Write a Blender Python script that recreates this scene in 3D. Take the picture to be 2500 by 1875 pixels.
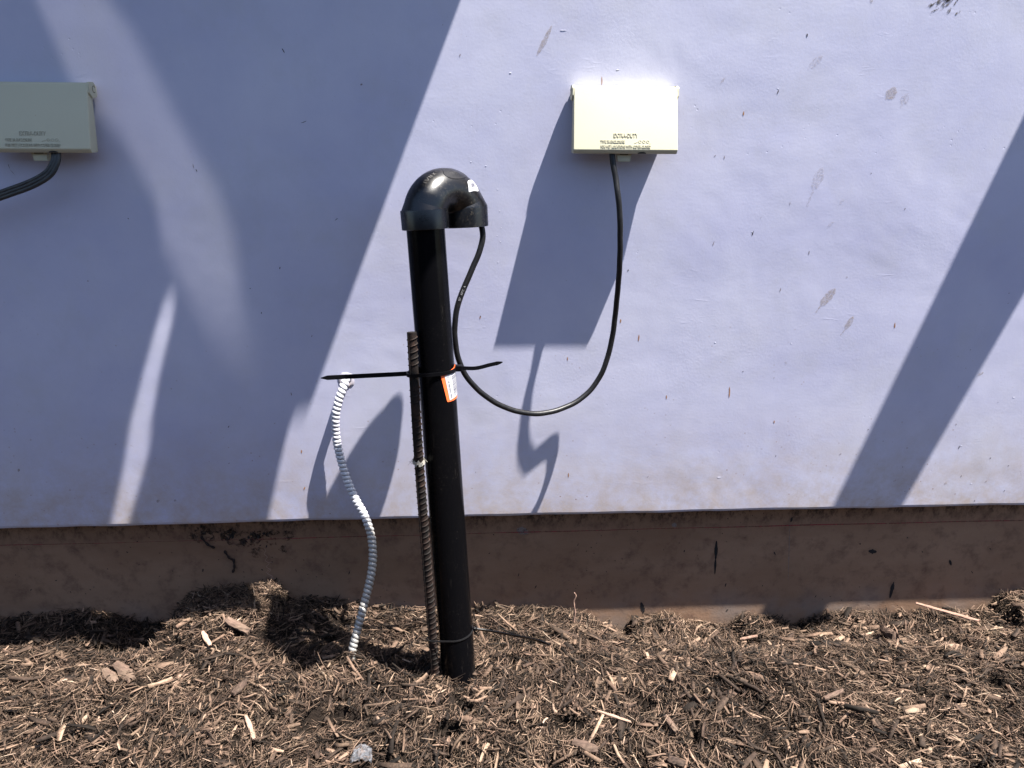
import bpy, bmesh, math, random
import numpy as np
from mathutils import Vector, Matrix

random.seed(7)
rng = np.random.default_rng(11)
SC = bpy.context.scene
COL = SC.collection
for o in list(bpy.data.objects):
    bpy.data.objects.remove(o)

# ------------------------------------------------------------------ camera
PITCH, YAW, ROLL = math.radians(20.0), math.radians(3.75), math.radians(0.6)
CAM = Vector((0, 0, 1.0))
FPX = 1925.0                                   # focal length in pixels of a 2500 px wide frame
fwd = Vector((math.sin(YAW)*math.cos(PITCH), math.cos(YAW)*math.cos(PITCH), -math.sin(PITCH)))
rt0 = Vector((math.cos(YAW), -math.sin(YAW), 0))
up0 = rt0.cross(fwd)
RT = rt0*math.cos(ROLL) + up0*math.sin(ROLL)
UP = -rt0*math.sin(ROLL) + up0*math.cos(ROLL)
cam_data = bpy.data.cameras.new('camera')
cam = bpy.data.objects.new('camera', cam_data)
COL.objects.link(cam)
cam.matrix_world = Matrix((
    (RT.x, UP.x, -fwd.x, CAM.x), (RT.y, UP.y, -fwd.y, CAM.y), (RT.z, UP.z, -fwd.z, CAM.z), (0, 0, 0, 1)))
cam_data.sensor_width = 36.0
cam_data.lens = FPX/2500.0*36.0
cam_data.clip_start = 0.02
cam_data.clip_end = 500.0
SC.camera = cam

# ------------------------------------------------------------------ sky, sun, exposure
KX, KZ = 2.27, 6.3                             # sun travel per metre towards the wall: left and down
to_sun = Vector((KX, -1.0, KZ)).normalized()
W = bpy.data.worlds.new("World")
SC.world = W
W.use_nodes = True
wn = W.node_tree.nodes
sky = wn.new('ShaderNodeTexSky')
sky.sky_type = 'NISHITA'
sky.sun_disc = False
sky.sun_elevation = math.asin(to_sun.z)
sky.sun_rotation = math.atan2(to_sun.x, to_sun.y)
W.node_tree.links.new(sky.outputs[0], wn['Background'].inputs[0])
wn['Background'].inputs[1].default_value = 0.058
sun_d = bpy.data.lights.new('sun', 'SUN')
sun_d.energy = 4.6
sun_d.angle = math.radians(0.5)
sun_d.color = (1.0, 0.955, 0.89)
sun = bpy.data.objects.new('sun', sun_d)
COL.objects.link(sun)
sun.rotation_euler = (-to_sun).to_track_quat('-Z', 'Y').to_euler()
SC.view_settings.view_transform = 'Standard'
SC.view_settings.look = 'None'
SC.view_settings.gamma = 1.0
SC.view_settings.exposure = 2.17

# ------------------------------------------------------------------ helpers
DW = 1.405                                     # front plane of the stucco (metres from the camera foot)
DP = 1.448                                     # front plane of the foundation


def at(px, py, Y):
    """point on the plane y=Y seen at (px, py) of the 2500x1875 frame"""
    d = fwd + RT*((px-1250)/FPX) - UP*((py-937.5)/FPX)
    return CAM + d*((Y-CAM.y)/d.y)


def wz(px, py):
    p = at(px, py, DW)
    return (p.x, p.z)


def mesh_obj(name, verts, faces, mats, parent=None, smooth=False, fm=None):
    me = bpy.data.meshes.new(name)
    me.from_pydata([tuple(v) for v in verts], [], [tuple(f) for f in faces])
    for m in (mats if isinstance(mats, (list, tuple)) else [mats]):
        me.materials.append(m)
    if fm is not None:
        me.polygons.foreach_set('material_index', fm)
    me.polygons.foreach_set('use_smooth', [smooth]*len(me.polygons))
    me.update()
    o = bpy.data.objects.new(name, me)
    COL.objects.link(o)
    if parent:
        o.parent = parent
    return o


def bm_obj(name, bm, mats, parent=None, smooth=False):
    bmesh.ops.recalc_face_normals(bm, faces=bm.faces)
    me = bpy.data.meshes.new(name)
    bm.to_mesh(me)
    bm.free()
    for m in (mats if isinstance(mats, (list, tuple)) else [mats]):
        me.materials.append(m)
    me.polygons.foreach_set('use_smooth', [smooth]*len(me.polygons))
    o = bpy.data.objects.new(name, me)
    COL.objects.link(o)
    if parent:
        o.parent = parent
    return o


def empty(name, loc=(0, 0, 0)):
    o = bpy.data.objects.new(name, None)
    o.empty_display_size = 0.05
    COL.objects.link(o)
    o.location = loc
    return o


def tag(o, label=None, cat=None, group=None, kind=None):
    if label: o['label'] = label
    if cat: o['category'] = cat
    if group: o['group'] = group
    if kind: o['kind'] = kind
    return o


def catmull(pts, n=12):
    P = [Vector(p) for p in pts]
    P = [P[0]*2-P[1]] + P + [P[-1]*2-P[-2]]
    out = []
    for i in range(1, len(P)-2):
        a, b, c, d = P[i-1], P[i], P[i+1], P[i+2]
        for k in range(n):
            t = k/n
            out.append(0.5*((2*b)+(-a+c)*t+(2*a-5*b+4*c-d)*t*t+(-a+3*b-3*c+d)*t**3))
    out.append(P[-2].copy())
    return out


def resample(pts, step):
    L = [0.0]
    for a, b in zip(pts, pts[1:]):
        L.append(L[-1]+(b-a).length)
    n = max(2, int(L[-1]/step)+1)
    out, j = [], 0
    for i in range(n):
        s = L[-1]*i/(n-1)
        while j < len(L)-2 and L[j+1] < s:
            j += 1
        t = (s-L[j])/max(1e-9, L[j+1]-L[j])
        out.append(pts[j].lerp(pts[j+1], min(1, max(0, t))))
    return out


def frames(pts, ref=Vector((0, 0, 1))):
    T = []
    for i in range(len(pts)):
        a = pts[max(0, i-1)]
        b = pts[min(len(pts)-1, i+1)]
        T.append((b-a).normalized())
    n = ref - T[0]*ref.dot(T[0])
    if n.length < 1e-3:
        n = Vector((1, 0, 0)) - T[0]*T[0].x
    n.normalize()
    out = []
    for t in T:
        n = (n - t*n.dot(t)).normalized()
        out.append((t, n, t.cross(n)))
    return out


def tube(pts, radius, seg=16, caps=True, ref=Vector((0, 0, 1))):
    """radius: number or f(i, arc length, angle)"""
    F = frames(pts, ref)
    V, Q = [], []
    s = 0.0
    for i, p in enumerate(pts):
        if i: s += (p-pts[i-1]).length
        t, n, b = F[i]
        for k in range(seg):
            a = 2*math.pi*k/seg
            r = radius(i, s, a) if callable(radius) else radius
            V.append(p + n*(r*math.cos(a)) + b*(r*math.sin(a)))
    m = len(pts)
    for i in range(m-1):
        for k in range(seg):
            k2 = (k+1) % seg
            Q.append((i*seg+k, i*seg+k2, (i+1)*seg+k2, (i+1)*seg+k))
    if caps:
        Q.append(tuple(range(seg-1, -1, -1)))
        Q.append(tuple((m-1)*seg+k for k in range(seg)))
    return V, Q


def join(parts):
    V, Q = [], []
    for v, q in parts:
        o = len(V)
        V += list(v)
        Q += [tuple(i+o for i in f) for f in q]
    return V, Q


def strap(pts, axis, w, t, taper=None):
    """flat band: width w along axis, thickness t"""
    F = frames(pts, axis)
    V, Q = [], []
    for i, p in enumerate(pts):
        tt, n, b = F[i]
        ww = w*(taper(i/(len(pts)-1)) if taper else 1)
        for (u, v) in ((-1, -1), (1, -1), (1, 1), (-1, 1)):
            V.append(p + n*(u*ww/2) + b*(v*t/2))
    for i in range(len(pts)-1):
        for k in range(4):
            k2 = (k+1) % 4
            Q.append((i*4+k, i*4+k2, i*4+4+k2, i*4+4+k))
    m = len(pts)-1
    Q += [(3, 2, 1, 0), (m*4, m*4+1, m*4+2, m*4+3)]
    return V, Q


def box_bm(bm, c, s, bevel=0.0, mtx=None, seg=2):
    r = bmesh.ops.create_cube(bm, size=1.0)
    vs = r['verts']
    for v in vs:
        v.co = Vector((v.co.x*s[0]+c[0], v.co.y*s[1]+c[1], v.co.z*s[2]+c[2]))
    if bevel:
        es = list({e for v in vs for e in v.link_edges})
        rr = bmesh.ops.bevel(bm, geom=es, offset=bevel, segments=seg, affect='EDGES', profile=0.5)
        vs = list({v for f in rr['faces'] for v in f.verts} | {v for v in vs if v.is_valid})
    if mtx is not None:
        bmesh.ops.transform(bm, matrix=mtx, verts=[v for v in vs if v.is_valid])


def text_geo(body, size, extrude=0.0003, align='LEFT', spacing=1.0):
    cu = bpy.data.curves.new('lettering', 'FONT')
    cu.body = body
    cu.size = size
    cu.extrude = extrude
    cu.align_x = align
    cu.space_character = spacing
    cu.resolution_u = 3
    ob = bpy.data.objects.new('lettering', cu)
    COL.objects.link(ob)
    dg = bpy.context.evaluated_depsgraph_get()
    dg.update()
    me = bpy.data.meshes.new_from_object(ob.evaluated_get(dg))
    V = [v.co.copy() for v in me.vertices]
    Q = [tuple(p.vertices) for p in me.polygons]
    bpy.data.objects.remove(ob)
    bpy.data.curves.remove(cu)
    bpy.data.meshes.remove(me)
    return V, Q


# ------------------------------------------------------------------ material helpers
class Mat:
    def __init__(s, name, rough=0.6, color=(0.5, 0.5, 0.5), metal=0.0, spec=0.5):
        s.m = bpy.data.materials.new(name)
        s.m.use_nodes = True
        s.nt = s.m.node_tree
        s.b = s.nt.nodes['Principled BSDF']
        s.b.inputs['Base Color'].default_value = (*color, 1)
        s.b.inputs['Roughness'].default_value = rough
        s.b.inputs['Metallic'].default_value = metal
        s.b.inputs['Specular IOR Level'].default_value = spec
        s.pos = None

    def n(s, t, **kw):
        nd = s.nt.nodes.new(t)
        for k, v in kw.items():
            setattr(nd, k, v)
        return nd

    def l(s, a, b):
        s.nt.links.new(a, b)

    def coord(s, scale=(1, 1, 1), rot=(0, 0, 0), loc=(0, 0, 0)):
        if s.pos is None:
            s.pos = s.n('ShaderNodeTexCoord').outputs['Object']
        mp = s.n('ShaderNodeMapping')
        mp.inputs['Scale'].default_value = scale
        mp.inputs['Rotation'].default_value = rot
        mp.inputs['Location'].default_value = loc
        s.l(s.pos, mp.inputs['Vector'])
        return mp.outputs[0]

    def noise(s, nscale, detail=4, rough=0.55, vec=None, dist=0.0, **kw):
        nd = s.n('ShaderNodeTexNoise')
        nd.inputs['Scale'].default_value = nscale
        nd.inputs['Detail'].default_value = detail
        nd.inputs['Roughness'].default_value = rough
        nd.inputs['Distortion'].default_value = dist
        s.l(vec if vec is not None else s.coord(**kw), nd.inputs['Vector'])
        return nd.outputs['Fac']

    def voro(s, nscale, feature='F1', rnd=1.0, **kw):
        nd = s.n('ShaderNodeTexVoronoi', feature=feature)
        nd.inputs['Scale'].default_value = nscale
        nd.inputs['Randomness'].default_value = rnd
        s.l(s.coord(**kw), nd.inputs['Vector'])
        return nd

    def ramp(s, fac, stops, interp='LINEAR'):
        r = s.n('ShaderNodeValToRGB')
        r.color_ramp.interpolation = interp
        el = r.color_ramp.elements
        while len(el) > 1:
            el.remove(el[0])
        el[0].position = stops[0][0]
        el[0].color = (*stops[0][1], 1) if len(stops[0][1]) == 3 else stops[0][1]
        for p, c in stops[1:]:
            e = el.new(p)
            e.color = (*c, 1)
        s.l(fac, r.inputs[0])
        return r.outputs[0]

    def fr(s, fac, a, b, lo=0.0, hi=1.0):
        m = s.n('ShaderNodeMapRange')
        m.inputs[1].default_value, m.inputs[2].default_value = a, b
        m.inputs[3].default_value, m.inputs[4].default_value = lo, hi
        s.l(fac, m.inputs[0])
        return m.outputs[0]

    def math(s, op, a, b=None):
        m = s.n('ShaderNodeMath', operation=op)
        for i, x in enumerate((a, b)):
            if x is None: continue
            if isinstance(x, (int, float)): m.inputs[i].default_value = x
            else: s.l(x, m.inputs[i])
        return m.outputs[0]

    def mix(s, fac, a, b, mode='MIX'):
        m = s.n('ShaderNodeMix', data_type='RGBA', blend_type=mode)
        for i, x in ((0, fac), (6, a), (7, b)):
            if isinstance(x, (int, float)): m.inputs[i].default_value = x
            elif isinstance(x, tuple): m.inputs[i].default_value = (*x, 1)
            else: s.l(x, m.inputs[i])
        return m.outputs[2]

    def bump(s, h, dist=1.0, strength=1.0, prev=None):
        b = s.n('ShaderNodeBump')
        b.inputs['Strength'].default_value = strength
        b.inputs['Distance'].default_value = dist
        s.l(h, b.inputs['Height'])
        if prev is not None:
            s.l(prev, b.inputs['Normal'])
        return b.outputs[0]

    def color(s, sock): s.l(sock, s.b.inputs['Base Color'])
    def rough(s, sock): s.l(sock, s.b.inputs['Roughness'])
    def normal(s, sock): s.l(sock, s.b.inputs['Normal'])

    def attr(s, name):
        a = s.n('ShaderNodeAttribute')
        a.attribute_name = name
        return a


def sep(M, vec):
    nd = M.n('ShaderNodeSeparateXYZ')
    M.l(vec, nd.inputs[0])
    return nd.outputs


# ---- stucco
ST = Mat('lavender_stucco', rough=0.62, spec=0.35)
big = ST.noise(3.4, 3, 0.5, dist=0.4)
med = ST.noise(11, 3, 0.5, scale=(1, 1, 1.4), rot=(0, 0.35, 0))
stroke = ST.noise(16, 4, 0.6, scale=(0.55, 1, 2.6), rot=(0, 0.25, 0), dist=0.6)
fine = ST.noise(210, 2, 0.5)
grain = ST.noise(700, 2, 0.5)
patch = ST.fr(ST.noise(5, 3, 0.6), 0.52, 0.7)
rid = ST.math('MULTIPLY', ST.fr(ST.noise(55, 3, 0.6, scale=(0.35, 1, 1.6), rot=(0, 0.5, 0), dist=1.2), 0.60, 0.74), ST.fr(ST.noise(6, 3, 0.6, loc=(3, 0, 1)), 0.56, 0.68))
pitv = ST.voro(90)
pit = ST.math('MULTIPLY', ST.fr(pitv.outputs['Distance'], 0.05, 0.16, 1, 0), ST.fr(ST.noise(9, 2, 0.5, loc=(1, 2, 5)), 0.60, 0.68))
h = ST.math('MULTIPLY', big, 0.0034)
h = ST.math('ADD', h, ST.math('MULTIPLY', med, 0.0004))
h = ST.math('ADD', h, ST.math('MULTIPLY', stroke, 0.00005))
h = ST.math('ADD', h, ST.math('MULTIPLY', ST.math('MULTIPLY', fine, ST.fr(patch, 0, 1, 0.5, 1.0)), 0.00019))
h = ST.math('ADD', h, ST.math('MULTIPLY', grain, 0.00004))
h = ST.math('ADD', h, ST.math('MULTIPLY', rid, 0.00014))
h = ST.math('ADD', h, ST.math('MULTIPLY', pit, -0.00022))
ST.normal(ST.bump(h))
base = ST.mix(ST.fr(ST.noise(2.1, 7, 0.66), 0.32, 0.68), (0.362, 0.368, 0.515), (0.475, 0.48, 0.590))
base = ST.mix(ST.math('MULTIPLY', ST.fr(ST.noise(5.5, 7, 0.72, loc=(7, 0, 2)), 0.5, 0.72), 0.55), base, (0.39, 0.39, 0.45))
base = ST.mix(ST.math('MULTIPLY', ST.fr(ST.noise(6, 5, 0.65, scale=(1, 1, 0.5)), 0.5, 0.8), 0.35), base, (0.44, 0.435, 0.50))
xyz = sep(ST, ST.pos)
# splashed soil dust on the lowest hand's breadth of the render coat
low = ST.fr(xyz[2], 0.205, 0.47, 1, 0)
dust = ST.math('MULTIPLY', ST.math('POWER', low, 1.5), ST.fr(ST.noise(13, 7, 0.78), 0.36, 0.62))
base = ST.mix(ST.math('MULTIPLY', dust, 0.9), base, (0.35, 0.29, 0.255))
spv = ST.voro(60)
spk = ST.math('MULTIPLY', ST.fr(spv.outputs['Distance'], 0.05, 0.12, 1, 0), ST.fr(ST.noise(7, 3, 0.6, loc=(4, 1, 0)), 0.45, 0.6))
spk = ST.math('MULTIPLY', spk, ST.fr(xyz[2], 0.2, 0.75, 0.95, 0.10))
base = ST.mix(spk, base, (0.22, 0.15, 0.12))
spv2 = ST.voro(170, loc=(2, 3, 1))
spk2 = ST.math('MULTIPLY', ST.fr(spv2.outputs['Distance'], 0.03, 0.10, 1, 0), ST.fr(ST.noise(16, 3, 0.6, loc=(1, 1, 7)), 0.56, 0.62))
base = ST.mix(ST.math('MULTIPLY', spk2, 0.7), base, (0.14, 0.11, 0.12))
ST.color(base)


def stain_mat(name, c1, c2, lo, hi, sc=260):
    M = Mat(name, rough=0.8, spec=0.2)
    nz = M.noise(sc, 4, 0.7)
    M.color(M.mix(M.noise(120, 3, 0.6), c1, c2))
    t = M.n('ShaderNodeBsdfTransparent')
    mx = M.n('ShaderNodeMixShader')
    M.l(M.fr(nz, lo, hi), mx.inputs[0])
    M.l(t.outputs[0], mx.inputs[1])
    M.l(M.b.outputs[0], mx.inputs[2])
    M.l(mx.outputs[0], M.nt.nodes['Material Output'].inputs[0])
    return M.m


M_leafstain = stain_mat('dried_mud_stain', (0.29, 0.24, 0.21), (0.40, 0.345, 0.33), 0.32, 0.85)
M_faint = stain_mat('faint_mud_stain', (0.33, 0.30, 0.33), (0.40, 0.37, 0.40), 0.42, 0.9)
M_soot = stain_mat('dark_scrape', (0.05, 0.05, 0.05), (0.16, 0.14, 0.13), 0.42, 0.62, 180)
M_speck = Mat('dark_speck', 0.9, (0.030, 0.022, 0.02), spec=0.05).m
M_speck2 = Mat('brown_speck', 0.8, (0.19, 0.16, 0.18)).m
M_orange = Mat('rusty_splinter', 0.8, (0.30, 0.15, 0.07)).m
M_chip = Mat('lifted_paint', 0.6, (0.42, 0.42, 0.52)).m

# ---- foundation
FO = Mat('soiled_concrete', rough=0.85, spec=0.25)
f1 = FO.noise(2.6, 8, 0.72, scale=(0.6, 1, 1.4))
f2 = FO.noise(30, 5, 0.7)
c = FO.mix(FO.fr(f1, 0.3, 0.7), (0.170, 0.096, 0.058), (0.265, 0.168, 0.112))
c = FO.mix(FO.fr(f2, 0.5, 0.75), c, (0.115, 0.066, 0.046))
fx = sep(FO, FO.pos)
c = FO.mix(FO.math('MULTIPLY', FO.fr(FO.noise(9, 4, 0.6), 0.45, 0.7), FO.fr(fx[2], -0.07, 0.0, 0.55, 0)), c, (0.19, 0.17, 0.16))
pv = FO.voro(75)
pm = FO.math('MULTIPLY', FO.fr(pv.outputs['Distance'], 0.05, 0.13, 1, 0), FO.fr(FO.noise(6, 2, 0.5), 0.5, 0.62))
c = FO.mix(pm, c, (0.02, 0.016, 0.014))
# ragged dirt under the drip edge
dm = FO.math('MULTIPLY', FO.fr(fx[2], 0.135, 0.185), FO.fr(FO.noise(60, 6, 0.8, scale=(1, 1, 0.6)), 0.47, 0.60))
c = FO.mix(dm, c, (0.022, 0.016, 0.013))
FO.color(c)
hf = FO.math('ADD', FO.math('MULTIPLY', f2, 0.0007), FO.math('MULTIPLY', pm, -0.0015))
hf = FO.math('ADD', hf, FO.math('MULTIPLY', FO.noise(160, 3, 0.6), 0.0003))
FO.normal(FO.bump(hf))
M_chalk = stain_mat('red_chalk', (0.20, 0.03, 0.035), (0.22, 0.05, 0.05), 0.25, 0.6, 60)
M_tar = stain_mat('black_drip', (0.012, 0.012, 0.014), (0.02, 0.018, 0.018), 0.2, 0.35, 90)
M_smudge = stain_mat('soil_smudge', (0.020, 0.015, 0.012), (0.05, 0.036, 0.028), 0.47, 0.66, 75)
M_pale = stain_mat('pale_chip_mark', (0.13, 0.11, 0.10), (0.20, 0.17, 0.16), 0.3, 0.5, 200)

# ---- black plastic
AB = Mat('black_pipe_plastic', rough=0.3, color=(0.004, 0.004, 0.005), spec=0.08)
dn = AB.noise(420, 3, 0.7)
dn2 = AB.noise(14, 4, 0.6)
dustm = AB.math('MULTIPLY', AB.fr(dn, 0.62, 0.72), AB.fr(dn2, 0.42, 0.7))
scr = AB.math('MULTIPLY', AB.fr(AB.noise(60, 4, 0.7, scale=(1, 1, 0.12)), 0.63, 0.72), 0.2)
haze_m = AB.math('MULTIPLY', AB.fr(AB.noise(7, 5, 0.7), 0.5, 0.8), 0.02)
am = AB.math('MAXIMUM', AB.math('MULTIPLY', dustm, 0.55), AB.math('MAXIMUM', scr, haze_m))
AB.color(AB.mix(am, (0.0022, 0.0022, 0.0028), (0.055, 0.049, 0.043)))
AB.rough(AB.fr(AB.noise(35, 4, 0.6), 0.3, 0.7, 0.13, 0.22))
AB.normal(AB.bump(AB.noise(90, 3, 0.6), 0.00008))
EL = Mat('black_moulded_plastic', rough=0.33, color=(0.004, 0.004, 0.005), spec=0.55)
ed = EL.math('MULTIPLY', EL.fr(EL.noise(240, 4, 0.75), 0.54, 0.70), EL.fr(EL.noise(18, 5, 0.65), 0.42, 0.62))
EL.color(EL.mix(EL.math('MULTIPLY', ed, 0.55), (0.0024, 0.0024, 0.0032), (0.10, 0.086, 0.066)))
EL.rough(EL.fr(EL.noise(45, 5, 0.65), 0.3, 0.7, 0.25, 0.34))
EL.normal(EL.bump(EL.noise(120, 4, 0.65), 0.00012))
CO = Mat('black_rubber', rough=0.42, spec=0.3)
CO.color(CO.mix(CO.math('MULTIPLY', CO.fr(CO.noise(150, 4, 0.7), 0.5, 0.75), 0.25), (0.006, 0.006, 0.007), (0.05, 0.047, 0.045)))
CO.normal(CO.bump(CO.noise(130, 3, 0.6, scale=(1, 1, 0.4)), 0.00035))
GC = Mat('grey_flat_rubber', rough=0.5, color=(0.028, 0.030, 0.031))
GC.color(GC.mix(GC.fr(GC.noise(90, 4, 0.6), 0.4, 0.7), (0.016, 0.018, 0.019), (0.032, 0.034, 0.034)))
ZT = Mat('black_nylon', rough=0.4, color=(0.003, 0.003, 0.004), spec=0.12).m
PR = Mat('pale_print', rough=0.7, color=(0.20, 0.20, 0.21)).m

# ---- box plastic
BX = Mat('ivory_box_paint', rough=0.5, spec=0.4)
bxc = BX.mix(BX.noise(9, 4, 0.6), (0.41, 0.392, 0.285), (0.46, 0.443, 0.33))
bsp = BX.math('MULTIPLY', BX.fr(BX.voro(70).outputs['Distance'], 0.04, 0.09, 1, 0), BX.fr(BX.noise(15, 2, 0.5), 0.6, 0.64))
bxc = BX.mix(BX.math('MULTIPLY', bsp, 0.7), bxc, (0.28, 0.16, 0.10))
BX.color(bxc)
BX.normal(BX.bump(BX.noise(330, 3, 0.6), 0.00010))
M_letter = Mat('shaded_lettering', 0.6, (0.345, 0.328, 0.245)).m  # darker than the box: shading of the raised letters put into the colour
M_dark = Mat('dark_gap', 0.9, (0.02, 0.017, 0.014)).m

# ---- metals
RB = Mat('rusty_steel', rough=0.8, spec=0.25)
rn = RB.noise(45, 6, 0.8)
rc = RB.ramp(rn, [(0.3, (0.0018, 0.0013, 0.0012)), (0.46, (0.0045, 0.0025, 0.0019)), (0.58, (0.014, 0.0062, 0.004)), (0.72, (0.045, 0.022, 0.013))])
RB.color(rc)
RB.normal(RB.bump(RB.noise(260, 4, 0.7), 0.0004))
RB.b.inputs['Metallic'].default_value = 0.0
CD = Mat('painted_armor', rough=0.5)
pa = CD.attr('paint').outputs['Fac']
pn = CD.math('ADD', pa, CD.math('MULTIPLY', CD.math('SUBTRACT', CD.noise(70, 4, 0.7), 0.5), 0.9))
pmask = CD.fr(pn, 0.42, 0.56)
met = CD.mix(CD.noise(80, 4, 0.6), (0.24, 0.23, 0.215), (0.42, 0.405, 0.38))
pnt = CD.mix(CD.noise(110, 4, 0.7), (0.38, 0.38, 0.42), (0.52, 0.52, 0.55))
gr_ = CD.attr('groove').outputs['Fac']
CD.color(CD.mix(CD.fr(gr_, 0.25, 0.75, 0, 0.85), CD.mix(pmask, met, pnt), (0.05, 0.05, 0.055)))
CD.l(CD.fr(pmask, 0, 1, 0.3, 0.0), CD.b.inputs['Metallic'])
CD.rough(CD.fr(pmask, 0, 1, 0.36, 0.6))
CD.normal(CD.bump(CD.noise(240, 4, 0.7), 0.0003))
M_white = Mat('white_paper', 0.6, (0.40, 0.40, 0.42)).m
M_ink = Mat('black_ink', 0.6, (0.03, 0.03, 0.06)).m
M_tagorange = Mat('orange_paper', 0.55, (0.80, 0.13, 0.03)).m
M_tape = Mat('frayed_white_tape', 0.85, (0.26, 0.245, 0.215)).m

# ---- soil and mulch
SO = Mat('dark_soil', rough=0.95, spec=0.15)
SO.color(SO.ramp(SO.noise(70, 6, 0.75), [(0.3, (0.006, 0.004, 0.003)), (0.55, (0.016, 0.011, 0.008)), (0.75, (0.035, 0.024, 0.017))]))
SO.normal(SO.bump(SO.noise(120, 6, 0.75), 0.008))


def wood_mat(name, ramp):
    M = Mat(name, rough=0.85, spec=0.2)
    t = M.attr('tint').outputs['Fac']
    nz = M.noise(190, 4, 0.7, scale=(1, 1, 1))
    v = M.math('ADD', t, M.math('MULTIPLY', M.math('SUBTRACT', nz, 0.5), 0.45))
    hue = M.mix(M.noise(38, 3, 0.6), (1.10, 0.97, 1.0), (0.93, 1.0, 0.90))
    M.color(M.mix(1.0, M.ramp(v, ramp), hue, 'MULTIPLY'))
    M.normal(M.bump(M.noise(420, 3, 0.7), 0.0006))
    return M.m


M_mulch = wood_mat('shredded_bark', [
    (0.0, (0.004, 0.003, 0.0024)), (0.22, (0.011, 0.0078, 0.0060)), (0.38, (0.034, 0.0232, 0.0178)),
    (0.53, (0.086, 0.0575, 0.0415)), (0.66, (0.150, 0.102, 0.074)), (0.78, (0.215, 0.151, 0.111)), (0.91, (0.31, 0.235, 0.178)), (1.0, (0.40, 0.335, 0.27))])
M_pink = wood_mat('pink_splinter_wood', [(0.0, (0.06, 0.028, 0.022)), (0.5, (0.18, 0.105, 0.082)), (1.0, (0.34, 0.235, 0.185))])
M_bark = wood_mat('bark_plate', [(0.0, (0.012, 0.009, 0.008)), (0.5, (0.075, 0.051, 0.040)), (1.0, (0.17, 0.12, 0.092))])

# ------------------------------------------------------------------ the building wall
wall = empty('house_wall', (0, DW, 0.0))
tag(wall, 'smooth lavender painted wall standing on a brown concrete foundation strip', 'wall')
Z0 = 0.2015


def drip(x):                                   # slightly wavy lower lip of the render coat
    return Z0 + 0.0005*math.sin(3.1*x+0.5) + 0.0004*math.sin(13*x) + 0.0004*math.sin(41*x+1) - 0.004*max(0, -x-0.15) - 0.002*max(0, x-0.9)


xs = np.concatenate([np.linspace(-6, -1.2, 20), np.linspace(-1.15, 1.5, 300), np.linspace(1.6, 6, 20)])
V, Q, FM = [], [], []
rows = [('lip_back', 0), ('lip_front', 1), ('round', 2), ('mid', 3), ('top', 4), ('topback', 5)]
for x in xs:
    zb = drip(x)
    wob = 0.0003*math.sin(57*x)+0.0002*math.sin(23*x+2)
    V += [Vector((x, DP+0.03-DW, zb)), Vector((x, 0.004, zb+wob)), Vector((x, 0.0012, zb+0.0022+wob)), Vector((x, 0, zb+0.007)),
          Vector((x, 0, 2.75)), Vector((x, 0.25, 2.75))]
nr = 6
for i in range(len(xs)-1):
    for k in range(nr-1):
        Q.append((i*nr+k, (i+1)*nr+k, (i+1)*nr+k+1, i*nr+k+1))
FM = [0]*len(Q)
stucco_mats = [ST.m, M_leafstain, M_faint, M_soot, M_speck, M_orange, M_chip, M_speck2]


def mark(poly, mi, lift=0.00035):
    """a flat mark lying on the render coat; poly in wall (x, z)"""
    o = len(V)
    for (x, z) in poly:
        V.append(Vector((x, -lift, z)))
    Q.append(tuple(range(o, o+len(poly))))
    FM.append(mi)


def leaf(p0, p1, wpx, mi, tail=0.25, n=18, jag=0.16):
    """tapered smear from its stem (p0) to its blunt tip (p1), in photo pixels"""
    a = Vector(wz(*p0)); b = Vector(wz(*p1))
    d = b-a
    nn = Vector((-d.y, d.x)).normalized()
    w = wpx/1420.0/2
    L, R = [], []
    bow = random.uniform(-0.12, 0.12)
    for i in range(n+1):
        t = i/n
        if t < tail: ww = 0.16+0.10*math.sin(t*40)
        else:
            u = (t-tail)/(1-tail)
            ww = 0.2+0.8*math.sin(math.pi*min(1, max(0, u*0.95+0.05))**0.85)**0.7 if u < 0.999 else 0.02
        off = nn*(bow*d.length*4*t*(1-t)*0.35)
        L.append(a+d*t+off+nn*w*ww*(1+random.uniform(-jag, jag)))
        R.append(a+d*t+off-nn*w*ww*(1+random.uniform(-jag, jag)))
    mark([tuple(p) for p in L+R[::-1]], mi)


leaf((1310, 136), (1347, 62), 11, 1, 0.1)
leaf((1972, 170), (2008, 136), 17, 2, 0.2)
leaf((2162, 242), (2188, 214), 26, 1, 0.15)
leaf((2198, 262), (2218, 228), 22, 2, 0.25)
leaf((1970, 505), (2008, 408), 26, 2, 0.45)
leaf((2048, 500), (2062, 487), 7, 2, 0.2)
leaf((2018, 558), (2036, 541), 8, 2, 0.2)
leaf((1992, 763), (2040, 704), 23, 1, 0.3)
leaf((2052, 818), (2084, 771), 15, 1, 0.35)
leaf((2386, 917), (2402, 909), 8, 1, 0.2)
leaf((1759, 204), (1769, 190), 5, 1, 0.2)
leaf((2304, 1184), (2312, 1176), 7, 1, 0.2)
leaf((2404, 1178), (2411, 1172), 6, 1, 0.2)
leaf((1914, 887), (1924, 884), 8, 2, 0.2)
leaf((2126, 9), (2130, -10), 8, 1, 0.2)
leaf((383, 1226), (389, 1220), 8, 1, 0.1)
leaf((425, 1224), (429, 1219), 6, 1, 0.1)
leaf((45, 1152), (47, 1144), 6, 1, 0.1)
# soot-like scrape at the top right
for i in range(26):
    x, y = random.uniform(2262, 2335), random.uniform(-10, 38)
    leaf((x, y), (x+random.uniform(8, 24), y-random.uniform(6, 22)), random.uniform(3, 8), 3, 0.1)
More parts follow.
